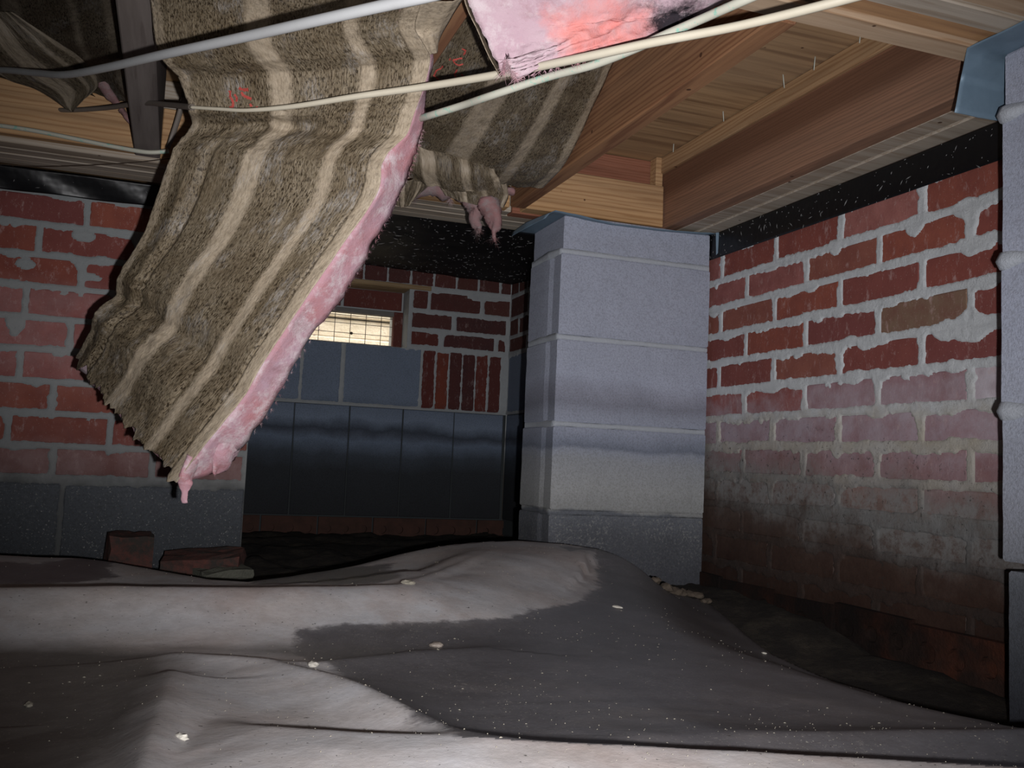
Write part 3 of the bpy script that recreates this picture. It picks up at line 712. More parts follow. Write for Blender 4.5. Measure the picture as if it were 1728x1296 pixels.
def mortar_bed(x0, x1, y0, y1, z, mat, parent, seed, left=True, th=.012):
    """lumpy mortar squeezed from a bed joint, a ring strip round the front and the left end"""
    pth = [(x1-(x1-x0)*i/60, y0) for i in range(61)] + [(x0, y0+(y1-y0)*i/24) for i in range(1, 25)]
    P = np.array(pth); s = np.arange(len(P))*.0065
    nrm = np.array([(0, -1)]*60+[(-.7, -.7)]+[(-1, 0)]*24)
    V = []
    prof = [(-.5, -.004), (-.42, .0012), (0, .0016), (.42, .0012), (.5, -.004)]
    for k, (h, d) in enumerate(prof):
        amp = 1+1.4*fbm(s*14, s*0+seed, seed)
        lump = np.where(np.arange(len(P)) > 60, 1.0+1.8*np.clip(fbm(s*18, s*0+3, seed+2)+.1, 0, 1), 1)*(np.where(np.arange(len(P)) > 60, 1.2, .55))
        dd = np.where(d > 0, d*lump*np.clip(amp, .2, 2.6), d)
        hh = z + h*th*(1+.55*fbm(s*22, s*0+k, seed+7)*(1 if abs(h) > .3 else 0)) * np.where(np.arange(len(P)) > 60, 1.3, 1)
        V.append(np.column_stack([P + nrm*dd[:, None], hh]))
    me = grid_mesh('mortar', np.array(V)); return link('mortar', me, mat, parent)
def mort_pier(side):
    n = NT('pier_mortar_'+side); c = n.mix(n.noise(50, 5, .7), (.36, .385, .43), (.46, .49, .54))
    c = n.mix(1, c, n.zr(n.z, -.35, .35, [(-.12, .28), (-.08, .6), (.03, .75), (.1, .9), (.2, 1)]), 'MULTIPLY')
    n.bump(n.noise(200, 5, .8), 1, .003); return n.out(c, .95, .2)
MP = mort_pier('main')
ZP = .5053; PX0 = .8296; PX1 = 1.2266
p1 = empty('block_pier', (0, 0, 0), 'middle grey concrete block pier standing at the corner of the girders', 'pier')
off = [(0.004, 0), (-.003, -.001), (-.004, .0), (-.006, -.001), (-.007, .001)]
pier_block(PX0+.004, PX1, YP+.006, YP+.2, ZP+.002, .592, M['blk_pier'], p1, 1, groove=False)
for k in range(4):
    a, b = off[k+1]; z1 = ZP-k*.2032-.006; z0 = ZP-(k+1)*.2032+.006
    if k == 3: z0 = -.33
    pier_block(PX0+a, PX1+a*.3, YP+b, YP+.194, z0, z1, M['blk_pier'], p1, 2+k)
for k in range(4):
    mortar_bed(PX0-.003, PX1-.002, YP+.002, YP+.192, ZP-k*.2032, MP if k < 3 else M['blk_pier'], p1, 5+k, th=.013 if k < 3 else .012)
p2 = empty('block_pier', (0, 0, 0), 'pale concrete block pier cut off by the right edge of the picture', 'pier')
# right pier, its left side faces the camera
X2, Y2 = 1.040, .965
pier_block(X2+.003, XR-.003, .57, Y2-.002, ZP+.002, .592, M['blk_pier2'], p2, 11, groove=False)
for k in range(4):
    z1 = ZP-k*.2032-.006; z0 = ZP-(k+1)*.2032+.006
    if k == 3: z0 = -.33
    pier_block(X2+(.004 if k == 3 else 0), XR-.003, .565, Y2+(-.006 if k == 3 else (.002 if k % 2 else 0)), z0, z1, M['blk_pier2'], p2, 12+k, groove=False)
def side_bed(z, seed):
    """mortar bed on the left side and round the far corner of the right pier"""
    P = np.array([(X2, .565+(Y2-.565)*i/70) for i in range(71)]+[(X2+.006*i, Y2) for i in range(1, 10)]); s = np.arange(len(P))*.006
    nr = np.array([(-1, 0)]*70+[(-.7, .7)]+[(0, 1)]*9); V = []
    for k, (h, d) in enumerate([(-.5, -.004), (-.42, .002), (0, .0045), (.42, .002), (.5, -.004)]):
        cor = np.exp(-((s-.42)/.03)**2)
        dd = np.where(d > 0, d*(.6+np.clip(fbm(s*25, s*0, seed), 0, 1)*1.5+1.2*cor), d)
        hh = z+h*.013*(1.1+.7*fbm(s*30, s*0+k, seed+3)+1.0*cor); V.append(np.column_stack([P+nr*dd[:, None], hh]))
    link('mortar', grid_mesh('mortar', np.array(V), flip=True), MP, p2)
for k in range(3): side_bed(ZP-k*.2032, 40+k)

# termite shields (bent sheet steel)
def sheet_metal(name, rows, label, th=.0012):
    n = len(rows); m = len(rows[0]); V = np.array([[list(p) for p in r] for r in rows], float)
    # densify bilinear
    def dens(A, k):
        out = []
        for i in range(len(A)-1):
            for t in range(k): out.append(A[i]*(1-t/k)+A[i+1]*t/k)
        out.append(A[-1]); return np.array(out)
    V = dens(V, 6); V = dens(V.transpose(1, 0, 2), 6).transpose(1, 0, 2)
    wob = .0022*fbm(V[..., 0]*22, V[..., 1]*22+V[..., 2]*22, 77); V[..., 2] += wob; V[..., 0] += wob*.6
    o = link(name, grid_mesh(name, V), M['metal']); sm = o.modifiers.new('thickness', 'SOLIDIFY'); sm.thickness = th
    tag(o, label, 'metal flashing'); return o
zt = .5935
s1 = sheet_metal('termite_shield', [
    [(.764, 2.205, .570), (.764, 2.10, .568), (.782, 2.02, .576)],
    [(.770, 2.215, .583), (.768, 2.10, .585), (.790, 2.012, .588)],
    [(.800, 2.25, zt), (.800, 2.10, zt), (.800, 1.998, .5925)],
    [(.850, 2.25, zt), (.850, 2.10, zt), (.850, 1.996, .590)],
    [(.950, 2.25, zt), (.950, 2.10, zt), (.950, 1.998, .580)],
    [(1.100, 2.25, zt), (1.100, 2.10, zt), (1.100, 2.000, .584)],
    [(1.231, 2.25, zt), (1.231, 2.10, zt), (1.231, 1.998, .592)]], 'bent blue-grey metal termite shield on top of the middle pier')
fl1 = link('bent_tab', mesh('bent_tab', [(1.2268, 1.996, .592), (1.2345, 1.990, .592), (1.2345, 1.986, .545), (1.2268, 1.992, .535)], [(0, 1, 2, 3)]), M['metal'], s1); fl1.modifiers.new('thickness', 'SOLIDIFY').thickness = .001
s2 = sheet_metal('termite_shield', [
    [tuple(at_y(1611, 190, 1.012)), tuple(at_y(1652, 198, 1.012)), tuple(at_y(1693, 206, 1.012)), (1.14, 1.012, .522)],
    [tuple(at_y(1622, 130, 1.012)), tuple(at_y(1665, 142, 1.012)), tuple(at_y(1705, 152, 1.012)), (1.14, 1.012, .566)],
    [(.984, .972, .5925), (1.012, .976, .5925), (1.05, .985, .593), (1.14, .99, .5935)],
    [(.986, .90, .593), (1.012, .90, .593), (1.05, .90, .5935), (1.14, .90, .5935)],
    [(.986, .60, .593), (1.012, .60, .593), (1.05, .60, .5935), (1.14, .60, .5935)]], 'blue-grey metal termite shield folded down over the right pier')

# ---------------------------------------------------------------- black plastic on the wall tops
def ripple(V, amp, seed, nrm):
    A = amp*fbm(V[..., 0]*14+V[..., 1]*14, V[..., 2]*22, seed); return V + A[..., None]*np.array(nrm)
def plane_grid(a, b, c, d, n=40, m=14):
    """a-b along the bottom, d-c along the top"""
    a, b, c, d = map(np.array, (a, b, c, d)); s, t = np.meshgrid(np.linspace(0, 1, n), np.linspace(0, 1, m)); s = s[..., None]; t = t[..., None]
    return (a*(1-s)+b*s)*(1-t)+(d*(1-s)+c*s)*t
def plastic(V, label):
    o = link('plastic_sheet', grid_mesh('plastic_sheet', V), M['plastic']); o.modifiers.new('thickness', 'SOLIDIFY').thickness = .0008
    tag(o, label, 'plastic sheet'); return o
def specks(parent, V, n, seed, sz=(.0008, .0022), name='lint', mat='speck'):
    rg = np.random.default_rng(seed); vs = []; fs = []
    N_, M_ = V.shape[:2]
    for i in range(n):
        a, b = rg.uniform(0, N_-1.001), rg.uniform(0, M_-1.001); i0, j0 = int(a), int(b); fa, fb = a-i0, b-j0
        p = (V[i0, j0]*(1-fb)+V[i0, j0+1]*fb)*(1-fa)+(V[i0+1, j0]*(1-fb)+V[i0+1, j0+1]*fb)*fa
        du = V[i0, j0+1]-V[i0, j0]; dv = V[i0+1, j0]-V[i0, j0]; nn = np.cross(du, dv); nn = nn/np.linalg.norm(nn)
        if np.dot(nn, -p) < 0: nn = -nn
        du = du/np.linalg.norm(du); dv = np.cross(nn, du); s_ = rg.uniform(*sz); an = rg.uniform(0, 3.1); e1 = du*math.cos(an)+dv*math.sin(an); e2 = np.cross(nn, e1)
        L_ = s_*rg.choice([1, 1, 1.6, 3.5]); p = p+nn*.0012; k = len(vs)
        vs += [p-e1*L_, p+e2*s_*.6, p+e1*L_, p-e2*s_*.6, p+nn*s_*.7]; fs += [(k, k+1, k+4), (k+1, k+2, k+4), (k+2, k+3, k+4), (k+3, k, k+4)]
    o = link(name, mesh(name, vs, fs), M[mat], parent); o['kind'] = 'stuff'; return o
V = ripple(plane_grid((XR-.006, .76, ZR0-.013), (XR-.006, 2.07, ZR0-.009), (XR-.0035, 2.07, .592), (XR-.0035, .76, .592)), .0015, 5, (1, 0, 0))
o = plastic(V, 'black plastic strip on top of the right brick wall under the girder'); specks(o, V, 220, 1)
V = plane_grid((-1.4, YL-.022, ZL0-.012), (XE+.01, YL-.022, ZL0-.006), (XE+.01, YL-.045, .592), (-1.4, YL-.045, .592), 80, 16)
V[..., 1] += .005*np.sin(V[..., 0]*34+V[..., 2]*60)*np.linspace(1, .2, 16)[:, None]
o = plastic(ripple(V, .003, 8, (0, 1, 0)), 'glossy black plastic strip above the left brick wall'); specks(o, V, 60, 2)
bt = [at_y(600, 440, YB), at_y(900, 488, YB)]
V = plane_grid((XE+.01, YB-.03, .738), (XR-.01, YB-.03, .712), (XR-.01, 2.245, .62), (XE+.01, 2.245, .62), 60, 30)
M['plastic2'] = simple('dull_black_plastic', (.006, .006, .007), .6, .12)
V[..., 2] += .010*fbm(V[..., 0]*9, V[..., 1]*9, 31)*np.sin(np.linspace(0, 3.14, 30))[:, None] + .006*fbm(V[..., 0]*12, V[..., 1]*3, 35)
o = plastic(V, 'black plastic sheet spattered with lint sagging above the vent wall'); o.data.materials[0] = M['plastic2']; specks(o, V, 900, 3, (.0012, .004))

# ---------------------------------------------------------------- insulation
def cr(P, ts):
    """Catmull-Rom through rows of P (n,3) at params ts in [0,n-1]"""
    P = np.array(P, float); n = len(P); out = []
    for t in ts:
        i = min(int(t), n-2); f = t-i
        p0 = P[max(i-1, 0)]; p1 = P[i]; p2 = P[i+1]; p3 = P[min(i+2, n-1)]
        out.append(.5*((2*p1)+(p2-p0)*f+(2*p0-5*p1+4*p2-p3)*f*f+(3*p1-p0-3*p2+p3)*f**3))
    return np.array(out)
def paper_grid(L, Rr, nv=150, nu=70, belly=0., seed=1, wr=.004, ragged=.0, mid=None):
    ts = np.linspace(0, len(L)-1, nv); A = cr(L, ts); B = cr(Rr, ts); s = np.linspace(0, 1, nu)[None, :, None]
    V = A[:, None]*(1-s)+B[:, None]*s
    du = B-A; dv = np.gradient(A+B, axis=0); nn = np.cross(du, dv); nn /= np.linalg.norm(nn, axis=1)[:, None]
    sg = np.sign((nn*(-(A+B)/2)).sum(1)); nn *= sg[:, None]
    arc = np.concatenate([[0], np.cumsum(np.linalg.norm(np.diff((A+B)/2, axis=0), axis=1))])
    U = np.broadcast_to(np.linspace(0, 1, nu)[None], (nv, nu)); T = np.broadcast_to(arc[:, None], (nv, nu))
    h = belly*np.sin(np.pi*U)
    if callable(mid): h = h + mid(U, np.broadcast_to(ts[:, None], (nv, nu)))
    h = h + wr*fbm(U*5, T*7, seed) + wr*.45*fbm(U*14+T*6, T*16, seed+3, 3)
    V = V + nn[:, None]*h[..., None]
    if ragged:
        k = np.linspace(0, 1, nv)[:, None]**12
        d = dv/np.linalg.norm(dv, axis=1)[:, None]
        V = V + d[-1][None, None]*(ragged*fbm(np.linspace(0, 1, nu)*24, np.zeros(nu)+seed, seed+11)[None]*k)[..., None]
    return V, np.stack([U, T*2.6], 2), nn
def closed_slab(name, Vf, Vb, mat, parent, fuzz=.004, seed=3, front_fuzz=False):
    """solid between front grid Vf and back grid Vb"""
    n, m = Vf.shape[:2]
    # loop cross-section: front then back reversed
    edge = []
    K = 5
    loop = [Vf[:, j] for j in range(m)] + [Vf[:, -1]*(1-k/K)+Vb[:, -1]*k/K for k in range(1, K)] + [Vb[:, j] for j in range(m-1, -1, -1)] + [Vb[:, 0]*(1-k/K)+Vf[:, 0]*k/K for k in range(1, K)] + [Vf[:, 0]]
    V = np.stack(loop, 1)
    wt = np.array([0.]*m+[.5+.1*k for k in range(1, K)]+[1.]*m+[.5]*(K-1)+[0.]); wt[m-1] = .0
    me = grid_mesh(name, V); set_attr(me, 'w', np.broadcast_to(wt[None], V.shape[:2]))
    bm = bmesh.new(); bm.from_mesh(me); wl_ = bm.verts.layers.float['w']; bmesh.ops.remove_doubles(bm, verts=bm.verts[:], dist=1e-5)
    bmesh.ops.holes_fill(bm, edges=[e for e in bm.edges if e.is_boundary], sides=0)
    bmesh.ops.recalc_face_normals(bm, faces=bm.faces[:])
    bm.normal_update()
    if fuzz:
        co = np.array([v.co for v in bm.verts])
        d = fuzz*(fbm(co[:, 0]*26+co[:, 2]*13, co[:, 2]*26+co[:, 1]*17, seed)+.5*fbm(co[:, 0]*110, co[:, 2]*110, seed+5))
        for v, q in zip(bm.verts, d): v.co += v.normal*float(q)*(v[wl_] if not front_fuzz else 1)
    bm.to_mesh(me); bm.free(); me.polygons.foreach_set('use_smooth', [True]*len(me.polygons))
    return link(name, me, mat, parent)
def fibres(parent, pts, dirs, n, seed, ln=(.004, .014), mat='wool', r=.00025, name='loose_fibres'):
    rg = np.random.default_rng(seed); vs = []; fs = []
    for i in range(n):
        j = rg.integers(0, len(pts)); p = np.array(pts[j]); d = np.array(dirs[j])+rg.normal(0, .55, 3); d /= np.linalg.norm(d)
        L_ = rg.uniform(*ln); s_ = np.cross(d, (-p/np.linalg.norm(p))); s_ /= (np.linalg.norm(s_)+1e-9); b = rg.normal(0, .25, 3)*L_
        k = len(vs); q = p+d*L_*.5+b*.4; e = p+d*L_+b
        vs += [p-s_*r, p+s_*r, q+s_*r*.8, q-s_*r*.8, e]; fs += [(k, k+1, k+2, k+3), (k+3, k+2, k+4)]
    o = link(name, mesh(name, vs, fs), M[mat], parent); o['kind'] = 'stuff'; return o

# --- big hanging batt
def D3(l): return [tuple(at_d(u, v, d)) for (u, v, d) in l]
Lr = D3([(228, -110, 1.12), (252, 0, 1.24), (264, 80, 1.30), (292, 128, 1.34), (321, 178, 1.38), (315, 222, 1.42), (297, 262, 1.43), (268, 322, 1.44), (243, 395, 1.46), (208, 455, 1.50), (178, 515, 1.54), (150, 560, 1.58), (125, 604, 1.62)])
Rr = D3([(745, -110, .93), (713, 8, 1.10), (703, 45, 1.16), (724, 100, 1.22), (712, 158, 1.28), (690, 212, 1.30), (655, 268, 1.31), (641, 325, 1.30), (590, 400, 1.31), (534, 485, 1.32), (462, 590, 1.33), (385, 705, 1.34), (298, 815, 1.36)])
def creases(U, T):
    def tent(t0, w, a, sl=0): return a*np.clip(1-np.abs(T-t0-sl*(U-.5))/w, 0, 1)
    h = tent(3.15, .5, -.007) + tent(4.0, .8, .010, -.15) - tent(5.0, .55, .010, .55) + tent(6.1, 1.2, .012, .5) + tent(9.0, 2.0, .006)
    h = h + np.where(U < .72, 1, .35)*(tent(10.15, .35, -.011, 1.0) + tent(10.9, .6, .010, 1.0))
    h = h - .010*np.clip(1-np.abs(U-(.20-.010*(T-6)))/.03, 0, 1)*np.clip((T-5)/2, 0, 1) + .007*np.clip(1-np.abs(U-.13)/.07, 0, 1)*np.clip((T-5)/2, 0, 1)
    h = h - .005*np.clip(1-np.abs(U-.93)/.008, 0, 1)
    g = fbm(U*7+T*.8, T*2.3-U*3, 91, 3); loc = np.clip(np.exp(-((T-4.9)/.8)**2)*np.exp(-((U-.42)/.2)**2)+np.exp(-((T-10)/1.3)**2)*np.exp(-((U-.22)/.25)**2)+.25*np.exp(-((T-4)/1.6)**2)+.12, 0, 1)
    return h - .013*np.abs(g)*loc
b1 = empty('insulation_batt', tuple(at_d(700, 165, 1.3)), 'large mouldy paper-faced batt hanging down in front of the left wall', 'insulation')
Vf, UV, nn = paper_grid(Lr, Rr, 260, 130, .005, 5, .0022, .020, creases)
def rel(V, root): return V - np.array(root.location)
pap = link('paper_facing', grid_mesh('paper_facing', rel(Vf, b1), uv=UV), M['paper'], b1); sm = pap.modifiers.new('t', 'SOLIDIFY'); sm.thickness = .0006; sm.offset = 0
# wool slab behind the facing
bR = D3([(790, -110, .97), (724, 8, 1.14), (716, 45, 1.20), (732, 100, 1.27), (721, 158, 1.325), (716, 205, 1.345), (702, 262, 1.36), (676, 326, 1.36), (636, 405, 1.36), (586, 487, 1.37), (517, 588, 1.38), (447, 702, 1.39), (362, 800, 1.41)])
bL = [tuple(np.array(p)*1.03+np.array((.012, 0, 0))) for p in Lr]
Vb, _, _ = paper_grid(bL, bR, 110, 26, -.012, 9, .006)
idx = np.linspace(0, 259, 110).astype(int); jdx = np.linspace(5, 129, 26).astype(int)
Vf2 = Vf[idx][:, jdx]; Vf2 = Vf2*(1.013-.0085*np.linspace(0, 1, 26)**6)[None, :, None]
wool = closed_slab('wool', rel(Vf2, b1), rel(Vb, b1), M['wool'], b1, .007, 4)
# shredded tail of the batt
c = Vf[-1, -1]
def tuft(root, pts, rads, mat, name='tuft', seed=1, flat=.5, lump=.25):
    me = tube(name, pts, rads, 14, 10, flat); co = np.empty(len(me.vertices)*3); me.vertices.foreach_get('co', co); co = co.reshape(-1, 3)
    cc = co*1.0
    nrm = np.empty(len(me.vertices)*3); me.vertices.foreach_get('normal', nrm); nrm = nrm.reshape(-1, 3)
    co = cc + nrm*(np.mean(rads)*lump*2*fbm(cc[:, 0]*55+seed, cc[:, 2]*55+cc[:, 1]*40, seed))[:, None]
    me.vertices.foreach_set('co', (co-np.array(root.location)).reshape(-1)); me.update()
    return link(name, me, mat, root)
tuft(b1, [at_d(330, 770, 1.37), at_d(316, 800, 1.37), at_d(313, 825, 1.37), at_d(312, 848, 1.37)], [.020, .013, .008, .004], M['wool'], 'torn_tail', 3)
tuft(b1, [at_d(385, 735, 1.40), at_d(372, 775, 1.40), at_d(362, 802, 1.40)], [.030, .022, .006], M['wool'], 'torn_tail', 6)
ep = rel(Vb[:, -1], b1); dd = np.cross(nn[idx[:]], Vb[:, -1]-Vb[:, 0]); dr = (Vb[:, -1]-Vb[:, 0]); dr /= np.linalg.norm(dr, axis=1)[:, None]
fibres(b1, ep[48:], dr[48:], 1800, 5, (.002, .007), r=.00016)
# flange of paper curling off the batt at the top
F1 = D3([(712, 0, 1.09), (701, 45, 1.15), (712, 68, 1.17), (726, 92, 1.20)]); F2 = D3([(782, -6, 1.16), (760, 32, 1.19), (745, 58, 1.21), (736, 84, 1.23)])
Vp, UVp, _ = paper_grid(F1, F2, 30, 16, .004, 15, .003)
UVp[..., 0] = .955+.04*UVp[..., 0]
o = link('paper_flange', grid_mesh('paper_flange', rel(Vp, b1), uv=UVp), M['paper'], b1); o.modifiers.new('t', 'SOLIDIFY').thickness = .0006
# red print on the paper: broken glyph strokes
def print_marks(root, V, strokes, w=.0021):
    vs = []; fs = []
    N_, M_ = V.shape[:2]
    def S_(u, t):
        a = np.clip(t, 0, .999)*(N_-1); b = np.clip(u, 0, .999)*(M_-1); i, j = int(a), int(b); fa, fb = a-i, b-j
        return (V[i, j]*(1-fb)+V[i, j+1]*fb)*(1-fa)+(V[i+1, j]*(1-fb)+V[i+1, j+1]*fb)*fa
    for st in strokes:
        pts = [];
        for (a, b) in zip(st[:-1], st[1:]):
            for k in range(5): f = k/5; pts.append(S_(a[0]*(1-f)+b[0]*f, a[1]*(1-f)+b[1]*f))
        pts.append(S_(*st[-1]))
        for i in range(len(pts)-1):
            p, q = pts[i], pts[i+1]; vd = -p/np.linalg.norm(p); d = q-p; s_ = np.cross(d, vd); s_ = s_/np.linalg.norm(s_)*w*random.uniform(.7, 1.3); k = len(vs)
            vs += [p-s_+vd*.0012, p+s_+vd*.0012, q+s_+vd*.0012, q-s_+vd*.0012]; fs.append((k, k+1, k+2, k+3))
    o = link('red_print', mesh('red_print', np.array(vs)-np.array(root.location), fs), M['print'], root); return o
def near_uv(V, u, v):
    """grid parameters of the surface point that stands at picture point (u,v) - used once to set the print in place"""
    Fv, Rv, Uv = map(np.array, (cF, cR, cU)); D = V@Fv; X = 864+FPX*(V@Rv)/D; Y = 648-FPX*(V@Uv)/D
    k = np.argmin((X-u)**2+(Y-v)**2); i, j = divmod(int(k), V.shape[1]); return (j/(V.shape[1]-1), i/(V.shape[0]-1))
def marks(root, V, px): print_marks(root, V, [[near_uv(V, *p) for p in st] for st in px])
marks(b1, Vf, [[(388, 152), (389, 165), (394, 172), (394, 180), (389, 182)], [(397, 158), (400, 165), (398, 172)], [(403, 150), (410, 151), (420, 152)], [(407, 156), (411, 162), (418, 165), (424, 167)], [(421, 175), (426, 181)], [(434, 180), (441, 185)]])

# --- second batt in the next bay
b2 = empty('insulation_batt', (.5, 1.5, .56), 'striped paper-faced batt sagging in the bay above the middle pier', 'insulation')
L2 = [(.342, 1.10, .715), (.342, 1.25, .68), (.342, 1.40, .645), (.345, 1.55, .62), (.348, 1.68, .605), (.365, 1.80, .60)]
R2 = [(.694, 1.28, .768), (.692, 1.45, .735), (.691, 1.54, .68), (.690, 1.62, .63), (.690, 1.70, .592), (.688, 1.80, .575)]
V2, UV2, nn2 = paper_grid(L2, R2, 120, 60, .022, 25, .005, .01)
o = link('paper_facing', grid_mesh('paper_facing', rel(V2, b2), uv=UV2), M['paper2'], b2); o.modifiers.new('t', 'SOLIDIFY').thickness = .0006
i2 = np.linspace(0, 119, 60).astype(int); j2 = np.linspace(0, 59, 20).astype(int); A2 = V2[i2][:, j2]
B2 = A2.copy(); B2[..., 2] = np.minimum(B2[..., 2]+.045, SUB-.002)
A2[..., 2] = np.minimum(A2[..., 2]+.004, SUB-.003)
closed_slab('wool', rel(A2, b2), rel(B2, b2), M['wool'], b2, .004, 14)
marks(b2, V2, [[(781, 82), (787, 86), (783, 92)], [(778, 97), (768, 100), (768, 106), (776, 108), (781, 105)], [(745, 108), (742, 115), (737, 120), (732, 128), (742, 134)], [(770, 115), (766, 122), (768, 130)], [(757, 98), (758, 103)], [(780, 124), (784, 130)]])

# --- pink batt lying wool side down near the lens, with a sooty patch
b3 = empty('insulation_batt', tuple(at_d(1000, 40, 1.2)), 'bright pink batt wool side down with a sooty black patch, behind the two crossing cables', 'insulation')
L3 = D3([(770, -60, 1.08), (792, 8, 1.10), (812, 52, 1.11), (830, 92, 1.12), (848, 128, 1.12)])
R3 = D3([(1330, -90, 1.12), (1262, -20, 1.14), (1190, 24, 1.16), (1090, 72, 1.14), (872, 132, 1.11)])
V3, UV3, n3 = paper_grid(L3, R3, 90, 80, .020, 35, .010)
B3 = V3*1.0 + np.array((.004, .02, .055)); B3 = B3*1.03
closed_slab('wool', rel(V3[::1, ::2], b3), rel(B3[:, ::2], b3), M['wool2'], b3, .006, 24, True)
fibres(b3, rel(V3[30:, -1], b3), np.tile((.2, -.2, -.8), (60, 1)), 500, 8, (.003, .01))
fibres(b3, rel(V3[-1, 5:], b3), np.tile((.2, -.2, -.8), (75, 1)), 400, 9, (.003, .012))
pe = D3([(770, -60, 1.075), (786, 8, 1.095), (806, 52, 1.105), (825, 95, 1.115), (846, 131, 1.118)]); pe2 = D3([(772, -60, 1.12), (792, 8, 1.14), (812, 52, 1.15), (830, 92, 1.155), (848, 128, 1.155)])
Ve, UVe, _ = paper_grid(pe, pe2, 30, 6, 0, 5, .001); o = link('paper_facing', grid_mesh('paper_facing', rel(Ve, b3), uv=UVe), M['paper'], b3); o.modifiers.new('t', 'SOLIDIFY').thickness = .0006

# --- crumpled batt end at the cross girder
b4 = empty('insulation_batt', tuple(at_d(760, 310, 1.95)), 'crumpled scrap of dark paper and pink wool stuffed against the cross girder', 'insulation')
def crumple(L, Rr, seed, mat, wr=.014, nm='crumpled_paper', bel=.02):
    V, UVq, _ = paper_grid(D3(L), D3(Rr), 60, 44, bel, seed, wr)
    UVq = UVq*np.array((1, 1)); V = V + .006*np.sign(fbm(UVq[..., 0]*9, UVq[..., 1]*9, seed))[..., None]*0
    f = fbm(UVq[..., 0]*7+UVq[..., 1]*3, UVq[..., 1]*5, seed+2); V = V - (np.abs(f)*.022)[..., None]*(V/np.linalg.norm(V, axis=2)[..., None])
    o = link(nm, grid_mesh(nm, rel(V, b4), uv=UVq), M[mat], b4); o.modifiers.new('t', 'SOLIDIFY').thickness = .0008; return V
crumple([(640, 238, 1.80), (655, 262, 1.80), (668, 290, 1.84)], [(830, 262, 1.84), (840, 298, 1.84), (846, 318, 1.88)], 51, 'paper2')
crumple([(640, 300, 1.86), (652, 322, 1.88), (664, 343, 1.90)], [(740, 288, 1.86), (725, 312, 1.88), (700, 334, 1.90)], 54, 'paper2', .01)
crumple([(730, 296, 1.90), (740, 312, 1.92), (752, 330, 1.93)], [(855, 308, 1.88), (858, 330, 1.90), (850, 350, 1.91)], 58, 'paper2', .01)
tuft(b4, [at_d(690, 322, 1.96), at_d(730, 318, 1.95), at_d(775, 324, 1.95), at_d(800, 332, 1.95)], [.018, .022, .024, .012], M['wool3'], 'wool_tuft', 4, .8)
tuft(b4, [at_d(790, 318, 1.93), at_d(800, 345, 1.92), at_d(803, 370, 1.92), at_d(806, 392, 1.92)], [.024, .018, .010, .0012], M['wool3'], 'wool_tuft', 5, .8, .45)
tuft(b4, [at_d(812, 316, 1.92), at_d(825, 345, 1.90), at_d(832, 372, 1.90), at_d(833, 392, 1.90), at_d(835, 408, 1.90)], [.022, .026, .016, .007, .001], M['wool3'], 'wool_tuft', 8, .8, .45)
tuft(b4, [at_d(840, 330, 1.93), at_d(855, 322, 1.92), at_d(868, 325, 1.92)], [.016, .016, .008], M['wool3'], 'wool_tuft', 9, .6)
fibres(b4, [tuple(Vector(at_d(u, v, 1.9))-b4.location) for u, v in [(800, 350), (806, 385), (830, 370), (834, 400), (820, 345), (845, 335), (700, 335), (760, 335)]], [(0, 0, -1)]*8, 700, 10, (.006, .022), 'wool3', .0002)

# --- dark batt at the far left
b5 = empty('insulation_batt', (-.3, 1.5, .56), 'dark grimy paper-faced batt drooping at the upper left corner', 'insulation')
L5 = D3([(-260, -120, 1.45), (-200, 0, 1.6), (-150, 90, 1.75), (-60, 118, 1.82), (20, 122, 1.86)]); R5 = D3([(188, -130, 1.35), (196, -10, 1.55), (208, 70, 1.68), (214, 130, 1.80), (226, 168, 1.86)])
V5, UV5, n5 = paper_grid(L5, R5, 90, 60, .01, 45, .012, .02)
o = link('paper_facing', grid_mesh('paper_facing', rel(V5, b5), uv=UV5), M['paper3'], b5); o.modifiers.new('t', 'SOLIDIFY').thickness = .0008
La = D3([(-60, 10, 1.52), (-50, 70, 1.56), (0, 126, 1.64), (62, 152, 1.70), (106, 178, 1.74)]); Ra = D3([(20, 20, 1.56), (90, 66, 1.60), (145, 108, 1.68), (165, 145, 1.74), (118, 182, 1.76)])
V6, UV6, _ = paper_grid(La, Ra, 50, 40, .012, 48, .008)
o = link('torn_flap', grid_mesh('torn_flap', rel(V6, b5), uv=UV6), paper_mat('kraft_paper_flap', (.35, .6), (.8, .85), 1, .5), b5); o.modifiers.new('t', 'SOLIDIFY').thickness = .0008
tuft(b5, [at_d(168, 138, 1.82), at_d(185, 160, 1.84), at_d(200, 178, 1.86)], [.014, .012, .006], M['wool3'], 'wool_tuft', 12, .6)
tuft(b5, [at_d(205, 185, 1.9), at_d(214, 198, 1.9), at_d(222, 210, 1.9)], [.010, .012, .004], M['wool3'], 'wool_tuft', 13, .6)

